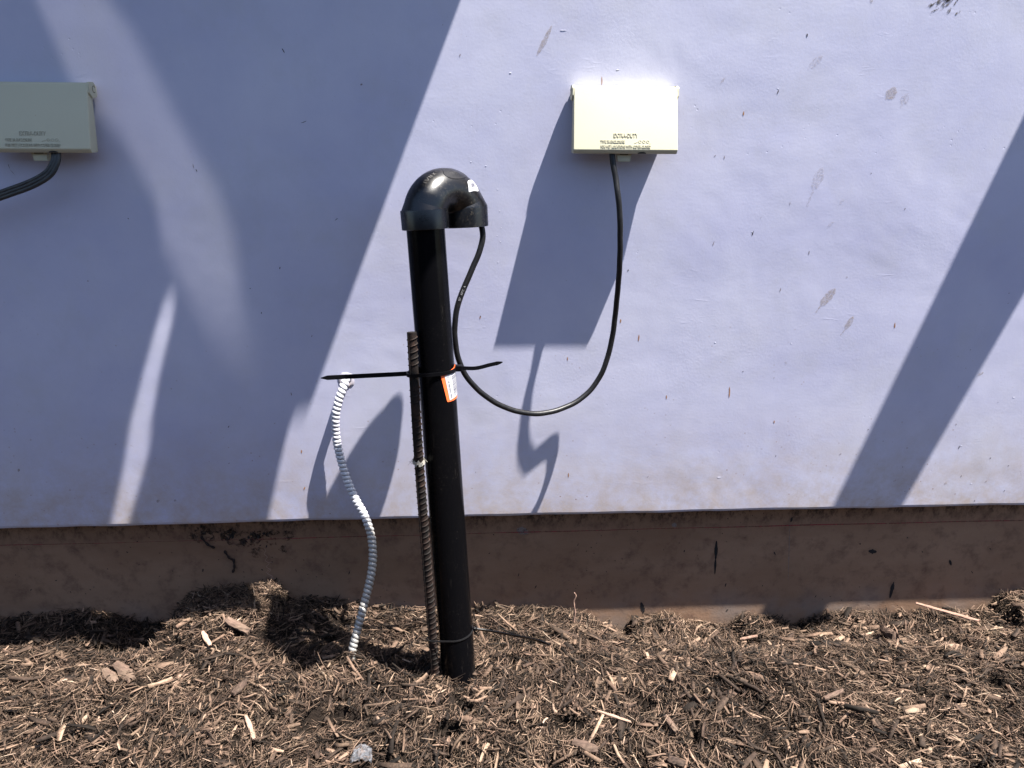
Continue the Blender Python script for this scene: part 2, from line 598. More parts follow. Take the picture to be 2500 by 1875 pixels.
# small dark specks and splinters
for (x, y, dx, dy, w) in ((1970, 90, 1, -10, 4), (1897, 230, 5, -14, 3), (1122, 137, 3, -6, 3.5), (1748, 378, -6, 5, 2.2), (1768, 388, 1, -10, 2.5), (1928, 500, 1, -8, 2.5),
                       (1974, 622, 2, -12, 3), (1904, 712, 3, -12, 2.6), (1740, 600, 5, -14, 2.6), (1836, 575, 4, -14, 3), (2066, 676, 4, 1, 3), (2126, 422, 2, 2, 3), (1857, 531, 2, 1, 3),
                       (2208, 512, 3, -5, 2.5), (1812, 908, 4, -2, 2.5), (1888, 923, 4, -1, 2.5), (1893, 1115, 2, -5, 2.5), (2049, 1110, 6, -4, 2.5), (2118, 1049, 3, -1, 3), (2155, 1076, 2, 2, 3),
                       (2202, 1140, 3, 0, 3), (2340, 1096, 3, -10, 3), (2333, 1036, 3, -1, 5), (2416, 1119, 4, -2, 4), (2460, 1138, 4, -2, 3), (2345, 1165, 3, -6, 2.5), (2450, 1200, 4, -4, 3),
                       (2378, 1225, 3, -6, 2.5), (2208, 1200, 3, -2, 3), (683, 657, 1, -7, 3.5), (215, 688, 0, -5, 3.5), (638, 766, 1, -5, 3.5), (712, 966, -2, -10, 3.5), (688, 118, 8, 14, 2.5),
                       (880, 208, 6, -4, 5), (471, 400, 3, 14, 2.5), (478, 413, 4, 8, 2.2), (312, 532, 4, 4, 2.5), (818, 538, 8, -6, 2), (735, 300, 16, -6, 1.6), (760, 823, 3, -6, 2.4), (20, 400, 5, 14, 1.3),
                       (25, 414, 14, 16, 1.2), (1533, 662, 1, -6, 3), (1580, 1166, 4, -6, 2.2), (1382, 684, 1, 1, 2.5), (1172, 774, 2, -4, 3), (1160, 1152, 3, 2, 2), (2462, 717, 3, -3, 3), (2460, 740, 2, 1, 3),
                       (2368, 854, 2, 0, 3), (2357, 899, 2, 0, 3), (2238, 848, 2, 0, 2), (2435, 982, 3, -1, 2), (558, 1132, 3, -3, 3), (557, 1044, 3, -6, 3), (610, 705, 2, -2, 3), (1080, 60, 2, 2, 2.5)):
    leaf((x, y), (x+dx*0.85, y+dy*0.85), w*0.75, 4 if random.random() < 0.4 else 7, 0.05, 6, 0.35)
for (x, y, dx, dy, w) in ((1815, 282, 1, -11, 3.2), (1780, 971, 1, -28, 3.2), (2184, 801, 1, -14, 3.0), (1890, 1033, 0, -7, 3), (1559, 833, 1, -17, 3), (1515, 788, 0, -10, 3), (1386, 880, 0, -9, 2.6),
                       (1388, 1165, 0, -11, 2.6), (1627, 974, 0, -10, 2.6), (1172, 778, 1, -8, 3), (736, 1106, 0, -8, 3.5), (742, 1196, 3, -8, 3.5), (1469, 208, 0, -22, 2.2)):
    leaf((x, y), (x+dx, y+dy), w, 5, 0.05, 6)
# lifted flakes of render that catch the sun and throw a short shadow
for (x, y, w, hh) in ((1746, 836, 7, 5), (1932, 838, 5, 4), (1899, 216, 4, 3), (2475, 970, 10, 2.5), (2347, 1088, 5, 4), (1756, 1165, 22, 1.5), (1836, 566, 4, 3), (2371, 1180, 9, 3), (1246, 178, 9, 5), (1150, 395, 4, 3),
                      (1186, 405, 6, 2), (1375, 74, 26, 1.6), (1215, 462, 3, 3), (1220, 515, 3, 3), (1222, 590, 3, 3), (1216, 640, 3, 3), (1214, 575, 2, 2), (1224, 556, 2, 2), (1508, 170, 14, 2), (860, 930, 8, 3)):
    cx, cz = wz(x, y)
    w, hh = w/2400, hh/2400
    o = len(V)
    t = 0.0005
    V += [Vector((cx-w/2, -0.0001, cz-hh)), Vector((cx+w/2, -0.0001, cz-hh*0.8)), Vector((cx+w/2, -0.0001, cz+hh*0.3)), Vector((cx-w/2, -0.0001, cz+hh*0.4)),
          Vector((cx-w*0.3, -t, cz-hh*0.1)), Vector((cx+w*0.32, -t*0.8, cz)), ]
    Q += [(o, o+1, o+5, o+4), (o+1, o+2, o+5), (o+2, o+3, o+4, o+5), (o+3, o, o+4)]
    FM += [6]*4
stucco = mesh_obj('stucco_face', V, Q, stucco_mats, wall, fm=FM)

# foundation strip
V = []; Q = []; FM = []
yb = DP-DW
V += [Vector((-6, yb, -0.6)), Vector((6, yb, -0.6)), Vector((6, yb, 0.30)), Vector((-6, yb, 0.30))]
Q.append((0, 1, 2, 3)); FM.append(0)


def fmark(pts, mi, lift=0.0006):
    o = len(V)
    for p in pts:
        q = at(p[0], p[1], DP)
        V.append(Vector((q.x, yb-lift, q.z)))
    Q.append(tuple(range(o, o+len(pts)))); FM.append(mi)


def fleaf(p0, p1, w, mi, n=10):
    a, b = Vector(p0), Vector(p1)
    d = b-a
    nn = Vector((-d.y, d.x)).normalized()
    L, R = [], []
    for i in range(n+1):
        t = i/n
        ww = w/2*math.sin(math.pi*(0.06+0.9*t))**0.8*random.uniform(0.75, 1.2)
        L.append(a+d*t+nn*ww); R.append(a+d*t-nn*ww)
    fmark([tuple(p) for p in L+R[::-1]], mi)


fleaf((1749, 1320), (1747, 1366), 9, 2); fleaf((1747, 1362), (1745, 1402), 5, 2)
fleaf((2120, 1345), (2140, 1347), 11, 2, 6)
fleaf((2172, 1460), (2182, 1420), 9, 2); fleaf((1565, 1470), (1572, 1495), 9, 2)
fleaf((2322, 1380), (2318, 1366), 6, 2); fleaf((1934, 1262), (1930, 1275), 5, 2)
fleaf((1262, 1292), (1290, 1300), 19, 3)
fleaf((1640, 1282), (1652, 1281), 11, 3, 6)
for _ in range(26):
    x, y = random.gauss(605, 55), 1292+abs(random.gauss(0, 26))
    a0 = random.uniform(0, 6.28); r0 = random.uniform(10, 26)
    fmark([(x+r0*random.uniform(0.55, 1.2)*math.cos(-a), y+0.75*r0*random.uniform(0.55, 1.2)*math.sin(-a)) for a in np.linspace(0, 6.0, 16)], 4, random.uniform(0.0006, 0.0011))
for _ in range(11):
    x, y = random.gauss(585, 45), random.uniform(1287, 1345)
    fleaf((x, y), (x+random.uniform(-14, 14), y+random.uniform(-4, 22)), random.uniform(3, 9), 2, 6)
for _ in range(40):
    x, y = random.uniform(0, 2500), random.uniform(1300, 1490)
    fleaf((x, y), (x+random.uniform(-5, 5), y+random.uniform(2, 10)), random.uniform(1.5, 3.2), 2, 5)
fleaf((1928, 1275), (1924, 1420), 1.6, 3, 24)
foundation = mesh_obj('foundation', V, Q, [FO.m, SO.m, M_tar, M_pale, M_smudge], wall, fm=FM)
cv = []
for x in np.linspace(-1.3, 1.6, 90):
    z = 0.1395 + 0.0016*math.sin(2.1*x) + 0.0004*math.sin(19*x)
    w = 0.0013*(0.8+0.4*math.sin(9*x+1)*math.sin(3*x))*(1.0 if x > 0.1 else 0.6)
    cv += [Vector((x, yb-0.0009, z-w)), Vector((x, yb-0.0009, z+w))]
mesh_obj('chalk_line', cv, [(2*i, 2*i+2, 2*i+3, 2*i+1) for i in range(89)], M_chalk, foundation)
# ------------------------------------------------------------------ added unseen sheet above left and plank above right, shaped by their shadows
ZA = 1.70


def poly_interp(pts, v):                       # pts: (y, x) sorted by y
    ys = [p[0] for p in pts]; xs_ = [p[1] for p in pts]
    return float(np.interp(v, ys, xs_))


def to_px(x, z):
    d = Vector((x, DW, z))-CAM
    zc = d.dot(fwd)
    return 1250+FPX*d.dot(RT)/zc, 937.5-FPX*d.dot(UP)/zc


edge_wall = [wz(*p) for p in ((1125, 0), (1045, 214), (957, 450), (873, 675), (789, 905), (752, 1006), (748, 1012), (712, 1019), (690, 1105), (655, 1270))]
edge_wall = sorted([(z, x) for x, z in edge_wall])
strip = [(692, 414, 416), (720, 407, 424), (769, 390, 424), (850, 367, 404), (916, 349, 388), (1000, 328, 374), (1043, 316, 364), (1085, 312, 367), (1140, 303, 353), (1281, 272, 312), (1400, 245, 285)]
strip = [(wz(a, y)[1], wz(a, y)[0], wz(b, y)[0]) for y, a, b in strip][::-1]
bandL = [(0, 88), (81, 126), (191, 172), (240, 205), (338, 300), (480, 378), (600, 398), (684, 443), (849, 527), (960, 600), (1030, 640)]
bandR = [(0, 275), (81, 335), (220, 405), (338, 468), (468, 541), (578, 580), (663, 590), (769, 602), (853, 622), (960, 645), (1030, 660)]
bandL = sorted([(wz(x, y)[1], wz(x, y)[0]) for y, x in bandL])
bandR = sorted([(wz(x, y)[1], wz(x, y)[0]) for y, x in bandR])


def sstep(a, b, v):
    t = min(1, max(0, (v-a)/(b-a)))
    return t*t*(3-2*t)


def openness(x, z):  # sun strip and faint reflected-light band, put into the sheet's transparency
    op = 0.0
    if z > 0.16:
        zz = [s_[0] for s_ in strip]
        a = float(np.interp(z, zz, [s_[1] for s_ in strip])); b = float(np.interp(z, zz, [s_[2] for s_ in strip]))
        if z < zz[-1]:
            s = 0.010
            v = sstep(a-s*0.6, a+s*0.6, x)*(1-sstep(b-s*0.6, b+s*0.6, x))
            op = max(op, v*sstep(zz[-1], zz[-1]-0.05, z)*0.95)
        L = poly_interp(bandL, z); R_ = poly_interp(bandR, z)
        fade = sstep(bandL[0][0]+0.02, bandL[0][0]+0.32, z)
        sl = 0.008+0.02*(1-fade)
        v = sstep(L-sl, L+sl, x)*(1-sstep(R_-0.018-sl, R_+0.004+sl, x))
        op = max(op, 0.27*v*fade)
    return op


sheet_root = empty('added_shade_sheet', (0, DW, ZA))
tag(sheet_root, 'added unseen grey sheet high on the wall casting the left shade', 'shade caster')
nd, nx = 340, 260
dmax = (ZA-0.0)/KZ + 0.062
AV, AQ, AO = [], [], []
for i in range(nd+1):
    d = dmax*i/nd
    zwall = ZA - KZ*d
    xe = poly_interp(edge_wall, min(max(zwall, edge_wall[0][0]), edge_wall[-1][0]))
    if zwall > edge_wall[-1][0]: xe += 0.42*(zwall-edge_wall[-1][0])
    if zwall < edge_wall[0][0]: xe += 0.27*(zwall-edge_wall[0][0])
    for k in range(nx+1):
        u = k/nx
        xw = -0.85+(xe+0.85)*u if True else 0
        xw = xe - (1-u)*1.15 if u > 0 else xe-2.6
        AV.append(Vector((xw+KX*d, -d, 0.0)))
        AO.append(openness(xw, zwall))
for i in range(nd):
    for k in range(nx):
        a = i*(nx+1)+k
        AQ.append((a, a+1, a+nx+2, a+nx+1))
SHC = Mat('added_shade_cloth', 0.8, (0.10, 0.11, 0.12), spec=0.2)
tr = SHC.n('ShaderNodeBsdfTransparent'); mx = SHC.n('ShaderNodeMixShader')
SHC.l(SHC.attr('light_mask').outputs['Fac'], mx.inputs[0])
SHC.l(SHC.b.outputs[0], mx.inputs[1]); SHC.l(tr.outputs[0], mx.inputs[2])
SHC.l(mx.outputs[0], SHC.nt.nodes['Material Output'].inputs[0])
cloth = mesh_obj('cloth', AV, AQ, SHC.m, sheet_root)
at_ = cloth.data.attributes.new('light_mask', 'FLOAT', 'POINT')
at_.data.foreach_set('value', AO)
blob = [(690, 1440), (708, 1482), (838, 1480), (836, 1503), (768, 1520), (730, 1543), (752, 1572), (800, 1572), (846, 1611), (812, 1642), (766, 1654), (706, 1630), (668, 1594), (638, 1572), (648, 1508), (650, 1464)]
FV = []
for (px, py) in blob:                           # added flap, outline traced back from the ground shade it casts
    gz = 0.03 if py < 1490 else 0.0
    d_ = fwd + RT*((px-1250)/FPX) - UP*((py-937.5)/FPX)
    g = CAM+d_*((gz-CAM.z)/d_.z)
    hgt = ZA-0.004-gz
    FV.append(Vector((g.x+KX/KZ*hgt, g.y-hgt/KZ-DW, -0.004)))
mesh_obj('added_shade_flap', FV+[v+Vector((0, 0, 0.002)) for v in FV], [tuple(range(len(FV))), tuple(range(2*len(FV)-1, len(FV)-1, -1))]+[(k, (k+1) % len(FV), len(FV)+(k+1) % len(FV), len(FV)+k) for k in range(len(FV))],
         Mat('flap_cloth', 0.8, (0.10, 0.11, 0.12), spec=0.2).m, sheet_root)
bm = bmesh.new(); box_bm(bm, (-1.4, -0.012, 0.014), (3.2, 0.02, 0.024), 0.003)
bm_obj('added_batten', bm, Mat('batten_wood', 0.7, (0.2, 0.15, 0.1)).m, sheet_root)

ZR = 1.74  # unseen plank, its outline taken from the shadow stripe it casts
A1, A2 = wz(2500, 290), wz(2035, 1240)
B1, B2 = wz(2500, 718), wz(2202, 1236)


def edge_at(P, Qp, z):
    t = (z-P[1])/(Qp[1]-P[1])
    return P[0]+(Qp[0]-P[0])*t


pl = []
for (P, Qp) in ((A1, A2), (B1, B2)):
    for zw in (ZR-0.02, -0.06):
        d = (ZR-zw)/KZ
        pl.append((edge_at(P, Qp, zw)+KX*d, -d))
poly = [pl[0], pl[1], pl[3], pl[2]]
V = [Vector((x, y, 0)) for x, y in poly]+[Vector((x, y, 0.012)) for x, y in poly]
shade_plank = mesh_obj('added_shade_plank', V, [(3, 2, 1, 0), (4, 5, 6, 7), (0, 1, 5, 4), (1, 2, 6, 5), (2, 3, 7, 6), (3, 0, 4, 7)], Mat('plank_wood', 0.7, (0.22, 0.17, 0.12)).m)
shade_plank.location = (0, DW, ZR)
tag(shade_plank, 'added unseen flat plank high on the wall casting the right shadow stripe', 'rafter')

# ------------------------------------------------------------------ ground
prof = [(0, 1515), (100, 1507), (200, 1500), (244, 1503), (330, 1522), (407, 1525), (448, 1466), (509, 1446), (610, 1438), (667, 1430), (704, 1470), (773, 1464), (838, 1476), (900, 1493), (1021, 1496),
        (1154, 1490), (1322, 1484), (1382, 1493), (1430, 1504), (1479, 1525), (1528, 1545), (1545, 1515), (1647, 1504), (1680, 1525), (1788, 1531), (1821, 1504), (1859, 1500), (1950, 1528),
        (2038, 1496), (2146, 1504), (2244, 1495), (2358, 1500), (2428, 1493), (2455, 1457), (2500, 1452)]
cx_ = []; cz_ = []
for q in prof:
    p = at(q[0], q[1]+4, 1.42)
    cx_.append(p.x); cz_.append(p.z-0.006)
cx_ = np.array(cx_); cz_ = np.array(cz_)


def vnoise(x, y, seed):
    """smooth value noise, vectorised"""
    x = np.asarray(x, float); y = np.asarray(y, float)
    xi = np.floor(x).astype(np.int64); yi = np.floor(y).astype(np.int64)
    fx = x-xi; fy = y-yi
    fx = fx*fx*(3-2*fx); fy = fy*fy*(3-2*fy)

    def hsh(a, b):
        n = (a*374761393 + b*668265263 + seed*144665) & 0x7fffffff
        n = ((n ^ (n >> 13))*1274126177) & 0x7fffffff
        return ((n ^ (n >> 16)) & 0xffff)/65535.0
    return (hsh(xi, yi)*(1-fx)+hsh(xi+1, yi)*fx)*(1-fy)+(hsh(xi, yi+1)*(1-fx)+hsh(xi+1, yi+1)*fx)*fy


def pit_mask(x, y):
    v = 0.5*vnoise(x*19, y*21, 31)+0.5*vnoise(x*47, y*51, 32)
    return np.clip((v-0.73)/0.05, 0, 1)


def ground_z(x, y):
    x = np.asarray(x, float); y = np.asarray(y, float)
    zc = np.interp(x, cx_, cz_)
    zc_s = (np.interp(x-0.07, cx_, cz_)+np.interp(x+0.07, cx_, cz_)+zc)/3
    front = 0.030+0.012*np.sin(3*x+1)
    t = np.clip((y-1.10)/(1.40-1.10), 0, 1); t = t*t*(3-2*t)
    near = np.clip((y-1.26)/(1.40-1.26), 0, 1)
    z = front*(1-t)+(zc_s*(1-near)+zc*near)*t
    fade = np.clip((y+1.2)/1.6, 0, 1)
    z = z*np.clip((y+3)/3, 0, 1)
    n = (vnoise(x*9, y*9, 1)-0.5)*0.028+(vnoise(x*23, y*23, 2)-0.5)*0.021+(vnoise(x*52, y*52, 3)-0.5)*0.011
    keep = np.clip((1.425-y)/0.08, 0.35, 1)
    z = z-0.011*np.exp(-((x+0.012)**2+(y-1.125)**2)/0.06**2)
    return z+(n-0.020*pit_mask(x, y))*fade*keep


gx = np.concatenate([-np.geomspace(60, 2.6, 22), np.linspace(-2.5, -1.05, 50), np.linspace(-1.03, 1.35, 260), np.linspace(1.38, 2.7, 46), np.geomspace(2.8, 60, 22)])
gy = np.concatenate([-np.geomspace(80, 1.3, 24), np.linspace(-1.2, 0.78, 46), np.linspace(0.79, 1.46, 90)])
GX, GY = np.meshgrid(gx, gy)
GZ = ground_z(GX, GY)-0.006
far = (np.abs(GX) > 2.6) | (GY < -1.3)
GZ[far] = np.minimum(GZ[far], 0.0)
V = np.stack([GX, GY, GZ], -1).reshape(-1, 3)
nX = len(gx)
idx = np.arange(len(gy)*nX).reshape(len(gy), nX)
F = np.stack([idx[:-1, :-1], idx[:-1, 1:], idx[1:, 1:], idx[1:, :-1]], -1).reshape(-1, 4)
ground = mesh_obj('ground', V.tolist(), F.tolist(), SO.m, smooth=True)
tag(ground, kind='structure')


# ------------------------------------------------------------------ mulch
def pieces(n, x, y, z, yaw, pitch, roll, L, Wd, T, bend, tint, nsec=3, prism=3, taper=0.5):
    """n curved slivers, all at once. Returns verts (N,3), quads (M,4), tint per vertex"""
    s = np.linspace(-1, 1, nsec)
    if prism == 3:
        cs = np.array([(-0.5, -0.3), (0.5, -0.3), (0.0, 0.6)])
    else:
        cs = np.array([(-0.5, -0.5), (0.5, -0.5), (0.5, 0.5), (-0.5, 0.5)])
    m = len(cs)
    w = (1-taper*np.abs(s)**1.6)
    lx = (s[None, :]*L[:, None]/2)[:, :, None]*np.ones((1, 1, m))
    endj = rng.uniform(0.6, 1.3, (n, nsec, 1))
    ly = cs[None, None, :, 0]*Wd[:, None, None]*w[None, :, None]*endj
    lz = cs[None, None, :, 1]*T[:, None, None]*w[None, :, None]
    cur = bend[:, None]*(s[None, :]**2)
    lat = rng.normal(0, 0.045, (n, 1))*L[:, None]*(s[None, :]**2)
    lz = lz+cur[:, :, None]
    ly = ly+lat[:, :, None]
    cr, sr = np.cos(roll)[:, None, None], np.sin(roll)[:, None, None]
    ly, lz = ly*cr-lz*sr, ly*sr+lz*cr
    cp, sp = np.cos(pitch)[:, None, None], np.sin(pitch)[:, None, None]
    lx, lz = lx*cp-lz*sp, lx*sp+lz*cp
    cy, sy = np.cos(yaw)[:, None, None], np.sin(yaw)[:, None, None]
    lx, ly = lx*cy-ly*sy, lx*sy+ly*cy
    Vv = np.stack([lx+x[:, None, None], ly+y[:, None, None], lz+z[:, None, None]], -1).reshape(-1, 3)
    per = nsec*m
    q = []
    for i in range(nsec-1):
        for k in range(m):
            k2 = (k+1) % m
            q.append((i*m+k, i*m+k2, (i+1)*m+k2, (i+1)*m+k))
    if m == 4:
        q += [(3, 2, 1, 0), ((nsec-1)*4, (nsec-1)*4+1, (nsec-1)*4+2, (nsec-1)*4+3)]
    q = np.array(q)
    Qv = (q[None]+(np.arange(n)*per)[:, None, None]).reshape(-1, 4)
    tv = np.repeat(tint, per)+np.tile(rng.normal(0, 0.10, (n, 1, m)), (1, nsec, 1)).ravel()
    return Vv, Qv, tv


def scatter(n, x0, x1, y0, y1, Lr, Wr, tint_mu, tint_sd, lift, pitch_sd=0.30, prism=3, nsec=3, bendf=0.12, taper=0.5):
    x = rng.uniform(x0, x1, n); y = rng.uniform(y0, y1, n)
    ok = (pit_mask(x, y) < 0.35) | (rng.random(n) < 0.42)
    x, y = x[ok], y[ok]; n = len(x)
    L = np.exp(rng.uniform(np.log(Lr[0]), np.log(Lr[1]), n))
    Wd = np.exp(rng.uniform(np.log(Wr[0]), np.log(Wr[1]), n))
    Wd = np.minimum(Wd, L*0.5)
    T = Wd*rng.uniform(0.25, 0.6, n)
    yaw = rng.uniform(0, math.pi, n)
    # strands lean together in drifts
    drift = vnoise(x*4, y*4, 9)*math.pi*1.6
    sel = rng.random(n) < 0.35
    yaw[sel] = drift[sel]+rng.normal(0, 0.4, sel.sum())
    pitch = rng.normal(0, pitch_sd, n)
    roll = rng.normal(0, 0.6, n)
    z = ground_z(x, y)+rng.uniform(lift[0], lift[1], n)+np.abs(np.sin(pitch))*L*0.22
    bend = rng.normal(0, bendf, n)*L
    cl = (vnoise(x*6, y*6, 21)-0.5)*0.16+(vnoise(x*19, y*19, 22)-0.5)*0.16
    tint = np.clip(rng.normal(tint_mu, tint_sd, n)+cl-0.025, 0.02, 0.76)
    # keep clear of the wall and of the pipe
    y = np.minimum(y, DP-0.004-0.5*L*np.abs(np.sin(yaw)))
    return pieces(n, x, y, z, yaw, pitch, roll, L, Wd, T, bend, tint, nsec, prism, taper)


sets = [
    scatter(85000, -1.02, 1.34, 0.82, 1.445, (0.003, 0.010), (0.0007, 0.0028), 0.46, 0.18, (-0.005, 0.005), 0.5),
    scatter(62000, -1.02, 1.34, 0.82, 1.445, (0.007, 0.020), (0.0004, 0.0012), 0.48, 0.18, (-0.003, 0.008), 0.45),
    scatter(24000, -1.02, 1.34, 0.82, 1.445, (0.012, 0.034), (0.0012, 0.0034), 0.47, 0.18, (-0.001, 0.009), 0.30, bendf=0.06),
    scatter(4800, -1.02, 1.34, 0.82, 1.445, (0.012, 0.036), (0.0026, 0.0070), 0.45, 0.15, (0.000, 0.009), 0.26, prism=4, taper=0.22, bendf=0.025),
    scatter(420, -1.02, 1.34, 0.82, 1.445, (0.028, 0.062), (0.004, 0.012), 0.47, 0.14, (0.003, 0.010), 0.16, prism=4, taper=0.2, bendf=0.025),
    scatter(1000, -1.02, 1.34, 0.82, 1.445, (0.018, 0.055), (0.0007, 0.0017), 0.66, 0.13, (0.004, 0.014), 0.25, nsec=6, bendf=0.10),
    # beyond the picture, coarser
    scatter(9000, -2.6, -1.0, 0.2, 1.445, (0.014, 0.045), (0.002, 0.007), 0.5, 0.17, (-0.002, 0.008), 0.3),
    scatter(9000, 1.32, 2.8, 0.2, 1.445, (0.014, 0.045), (0.002, 0.007), 0.5, 0.17, (-0.002, 0.008), 0.3),
    scatter(14000, -1.05, 1.35, -0.4, 0.83, (0.014, 0.045), (0.002, 0.007), 0.5, 0.17, (-0.002, 0.008), 0.3),
    scatter(14000, -2.6, 2.8, -1.2, 0.3, (0.018, 0.05), (0.003, 0.009), 0.5, 0.17, (-0.002, 0.008), 0.3),
]
# a fluffy heap against the foundation left of the conduit
hn = 1800
hx = np.concatenate([rng.normal(-0.425, 0.035, hn//2), rng.normal(-0.50, 0.06, hn//2)]); hy = rng.uniform(1.33, 1.435, hn)
hL = rng.uniform(0.008, 0.032, hn)
sets.append(pieces(hn, hx, np.minimum(hy, DP-0.012), ground_z(hx, hy)+rng.uniform(0, 0.012, hn), rng.uniform(0, 3.14, hn), rng.normal(0, 0.55, hn), rng.normal(0, 0.6, hn), hL,
                   rng.uniform(0.0006, 0.0025, hn), rng.uniform(0.0004, 0.0012, hn), rng.normal(0, 0.12, hn)*hL, np.clip(rng.normal(0.54, 0.16, hn), 0, 1)))
VV, QQ, TT, off = [], [], [], 0
for v, q, t in sets:
    VV.append(v); QQ.append(q+off); TT.append(t); off += len(v)
VV = np.concatenate(VV).astype(np.float32); QQ = np.concatenate(QQ).astype(np.int32); TT = np.concatenate(TT).astype(np.float32)
me = bpy.data.meshes.new('wood_mulch')
me.vertices.add(len(VV)); me.vertices.foreach_set('co', VV.ravel())
me.loops.add(len(QQ)*4); me.loops.foreach_set('vertex_index', QQ.ravel())
me.polygons.add(len(QQ)); me.polygons.foreach_set('loop_start', np.arange(len(QQ), dtype=np.int32)*4)
me.update(calc_edges=True)
a_ = me.attributes.new('tint', 'FLOAT', 'POINT'); a_.data.foreach_set('value', TT)
me.materials.append(M_mulch)
mulch = bpy.data.objects.new('wood_mulch', me)
COL.objects.link(mulch)
tag(mulch, 'shredded brown bark mulch covering the bed below the wall', 'mulch', kind='stuff')


# ------------------------------------------------------------------ single pieces lying on the mulch
def ray_ground(px, py, lift=0.0):
    d = fwd + RT*((px-1250)/FPX) - UP*((py-937.5)/FPX)
    t = 0.8
    for _ in range(4000):
        p = CAM+d*t
        if p.y > DP-0.02: return Vector((p.x, DP-0.02, p.z))
        if p.z < float(ground_z(p.x, p.y))+lift: return p
        t += 0.0008
    return p


def plate(name, p0, p1, wid, thick, mat, label, cat, group=None, tint=0.55, lift=0.008, jag=0.25, n=9, curl=0.15, tilt=(0, 0)):
    """a rough plate of bark or wood lying between two photo points"""
    a = ray_ground(*p0, lift)+Vector((0, 0, 0.006+tilt[0])); b = ray_ground(*p1, lift)+Vector((0, 0, 0.006+tilt[1]))
    c = (a+b)/2
    d = b-a
    ln = d.length
    t = d.normalized(); s = Vector((0, 0, 1)).cross(t).normalized(); u = t.cross(s)
    m = 7
    V, Q, TN = [], [], []
    jl = [1+random.uniform(-jag, jag) for _ in range(n+1)]; jr = [1+random.uniform(-jag, jag) for _ in range(n+1)]
    for side in (1, -1):
        for i in range(n+1):
            f = i/n
            ww = wid/2*(0.45+0.55*math.sin(math.pi*min(1, max(0, 0.08+0.84*f)))**0.6)
            for k in range(m):
                g = k/(m-1)*2-1
                y = ww*g*(jr[i] if g > 0 else jl[i])
                z = side*thick/2*(1-0.55*abs(g)**3)+curl*wid*(-(g*g))*0.5+random.uniform(-1, 1)*thick*0.14
                e = random.uniform(-1, 1)*ln*0.03 if i in (0, n) else 0
                V.append(t*((f-0.5)*ln+e)+s*y+u*z)
                TN.append(min(1, max(0, tint+random.uniform(-0.16, 0.16)+(0.10 if (k+i) % 3 == 0 else 0))))
    N = (n+1)*m
    for i in range(n):
        for k in range(m-1):
            p = i*m+k
            Q.append((p, p+1, p+m+1, p+m)); Q.append((N+p, N+p+m, N+p+m+1, N+p+1))
    for i in range(n):
        for k in (0, m-1):
            p = i*m+k
            Q.append((p, p+m, N+p+m, N+p) if k == 0 else (p, N+p, N+p+m, p+m))
    for k in range(m-1):
        Q.append((k, N+k, N+k+1, k+1)); p = n*m+k
        Q.append((p, p+1, N+p+1, N+p))
    o = mesh_obj(name, V, Q, mat)
    at2 = o.data.attributes.new('tint', 'FLOAT', 'POINT'); at2.data.foreach_set('value', TN)
    o.location = c
    tag(o, label, cat, group)
    return o


BG = 'large loose pieces of bark and wood'
plate('wood_splinter', (2236, 1478), (2388, 1521), 0.0085, 0.004, M_pink, 'long pink wood splinter lying by the foundation at far right', 'splinter', BG, 0.6, 0.012, 0.12, 14, 0.05)
plate('wood_chunk', (2152, 1548), (2184, 1562), 0.019, 0.016, M_bark, 'blocky grey brown wood chunk below the long pink splinter', 'wood chunk', BG, 0.55, 0.01, 0.2, 6, 0.2, (0.008, 0.002))
plate('bark_piece', (288, 1628), (322, 1668), 0.022, 0.005, M_bark, 'broad ridged bark plate, right one of a pair on the left mulch', 'bark', BG, 0.66, 0.008, 0.22, 9, 0.25, (0.004, 0.003))
plate('bark_piece', (257, 1640), (280, 1668), 0.018, 0.005, M_bark, 'rounded reddish bark piece, left one of a pair on the left mulch', 'bark', BG, 0.80, 0.008, 0.22, 8, 0.2)
plate('bark_piece', (555, 1517), (612, 1548), 0.018, 0.007, M_bark, 'thick split bark slab on the heap left of the conduit', 'bark', BG, 0.68, 0.010, 0.15, 9, 0.3)
plate('bark_piece', (1625, 1755), (1652, 1794), 0.009, 0.005, M_bark, 'straight blunt bark stick in the right foreground mulch', 'bark', BG, 0.66, 0.008, 0.12, 9, 0.2)
plate('bark_piece', (1400, 1815), (1462, 1838), 0.018, 0.006, M_bark, 'wide dull bark slab at the bottom right of the pipe', 'bark', BG, 0.45, 0.006, 0.2, 9, 0.25)
plate('bark_piece', (1630, 1858), (1672, 1872), 0.014, 0.007, M_bark, 'charcoal grey bark piece at the bottom edge of the picture', 'bark', BG, 0.2, 0.006, 0.2, 8, 0.25)
plate('bark_piece', (1458, 1742), (1540, 1770), 0.0052, 0.003, M_pink, 'slim tan wood sliver lying in the mulch right of the pipe', 'bark', BG, 0.75, 0.009, 0.15, 9, 0.05)
plate('bark_piece', (602, 1756), (622, 1812), 0.007, 0.004, M_pink, 'pale frayed wood splint in the foreground left of the pipe', 'bark', BG, 0.92, 0.01, 0.2, 9, 0.1)
plate('bark_piece', (568, 1700), (602, 1668), 0.014, 0.006, M_bark, 'dark grey weathered bark lump below the shadowed hollow', 'bark', BG, 0.3, 0.008, 0.2, 8, 0.3)
plate('bark_piece', (2056, 1692), (2010, 1712), 0.008, 0.006, M_bark, 'short greyish branch stub in the mulch far right', 'bark', BG, 0.6, 0.008, 0.15, 8, 0.3)
plate('bark_piece', (495, 1548), (514, 1582), 0.009, 0.004, M_pink, 'bright tan wood chip on the slope of the left heap', 'bark', BG, 0.88, 0.01, 0.2, 8, 0.1)
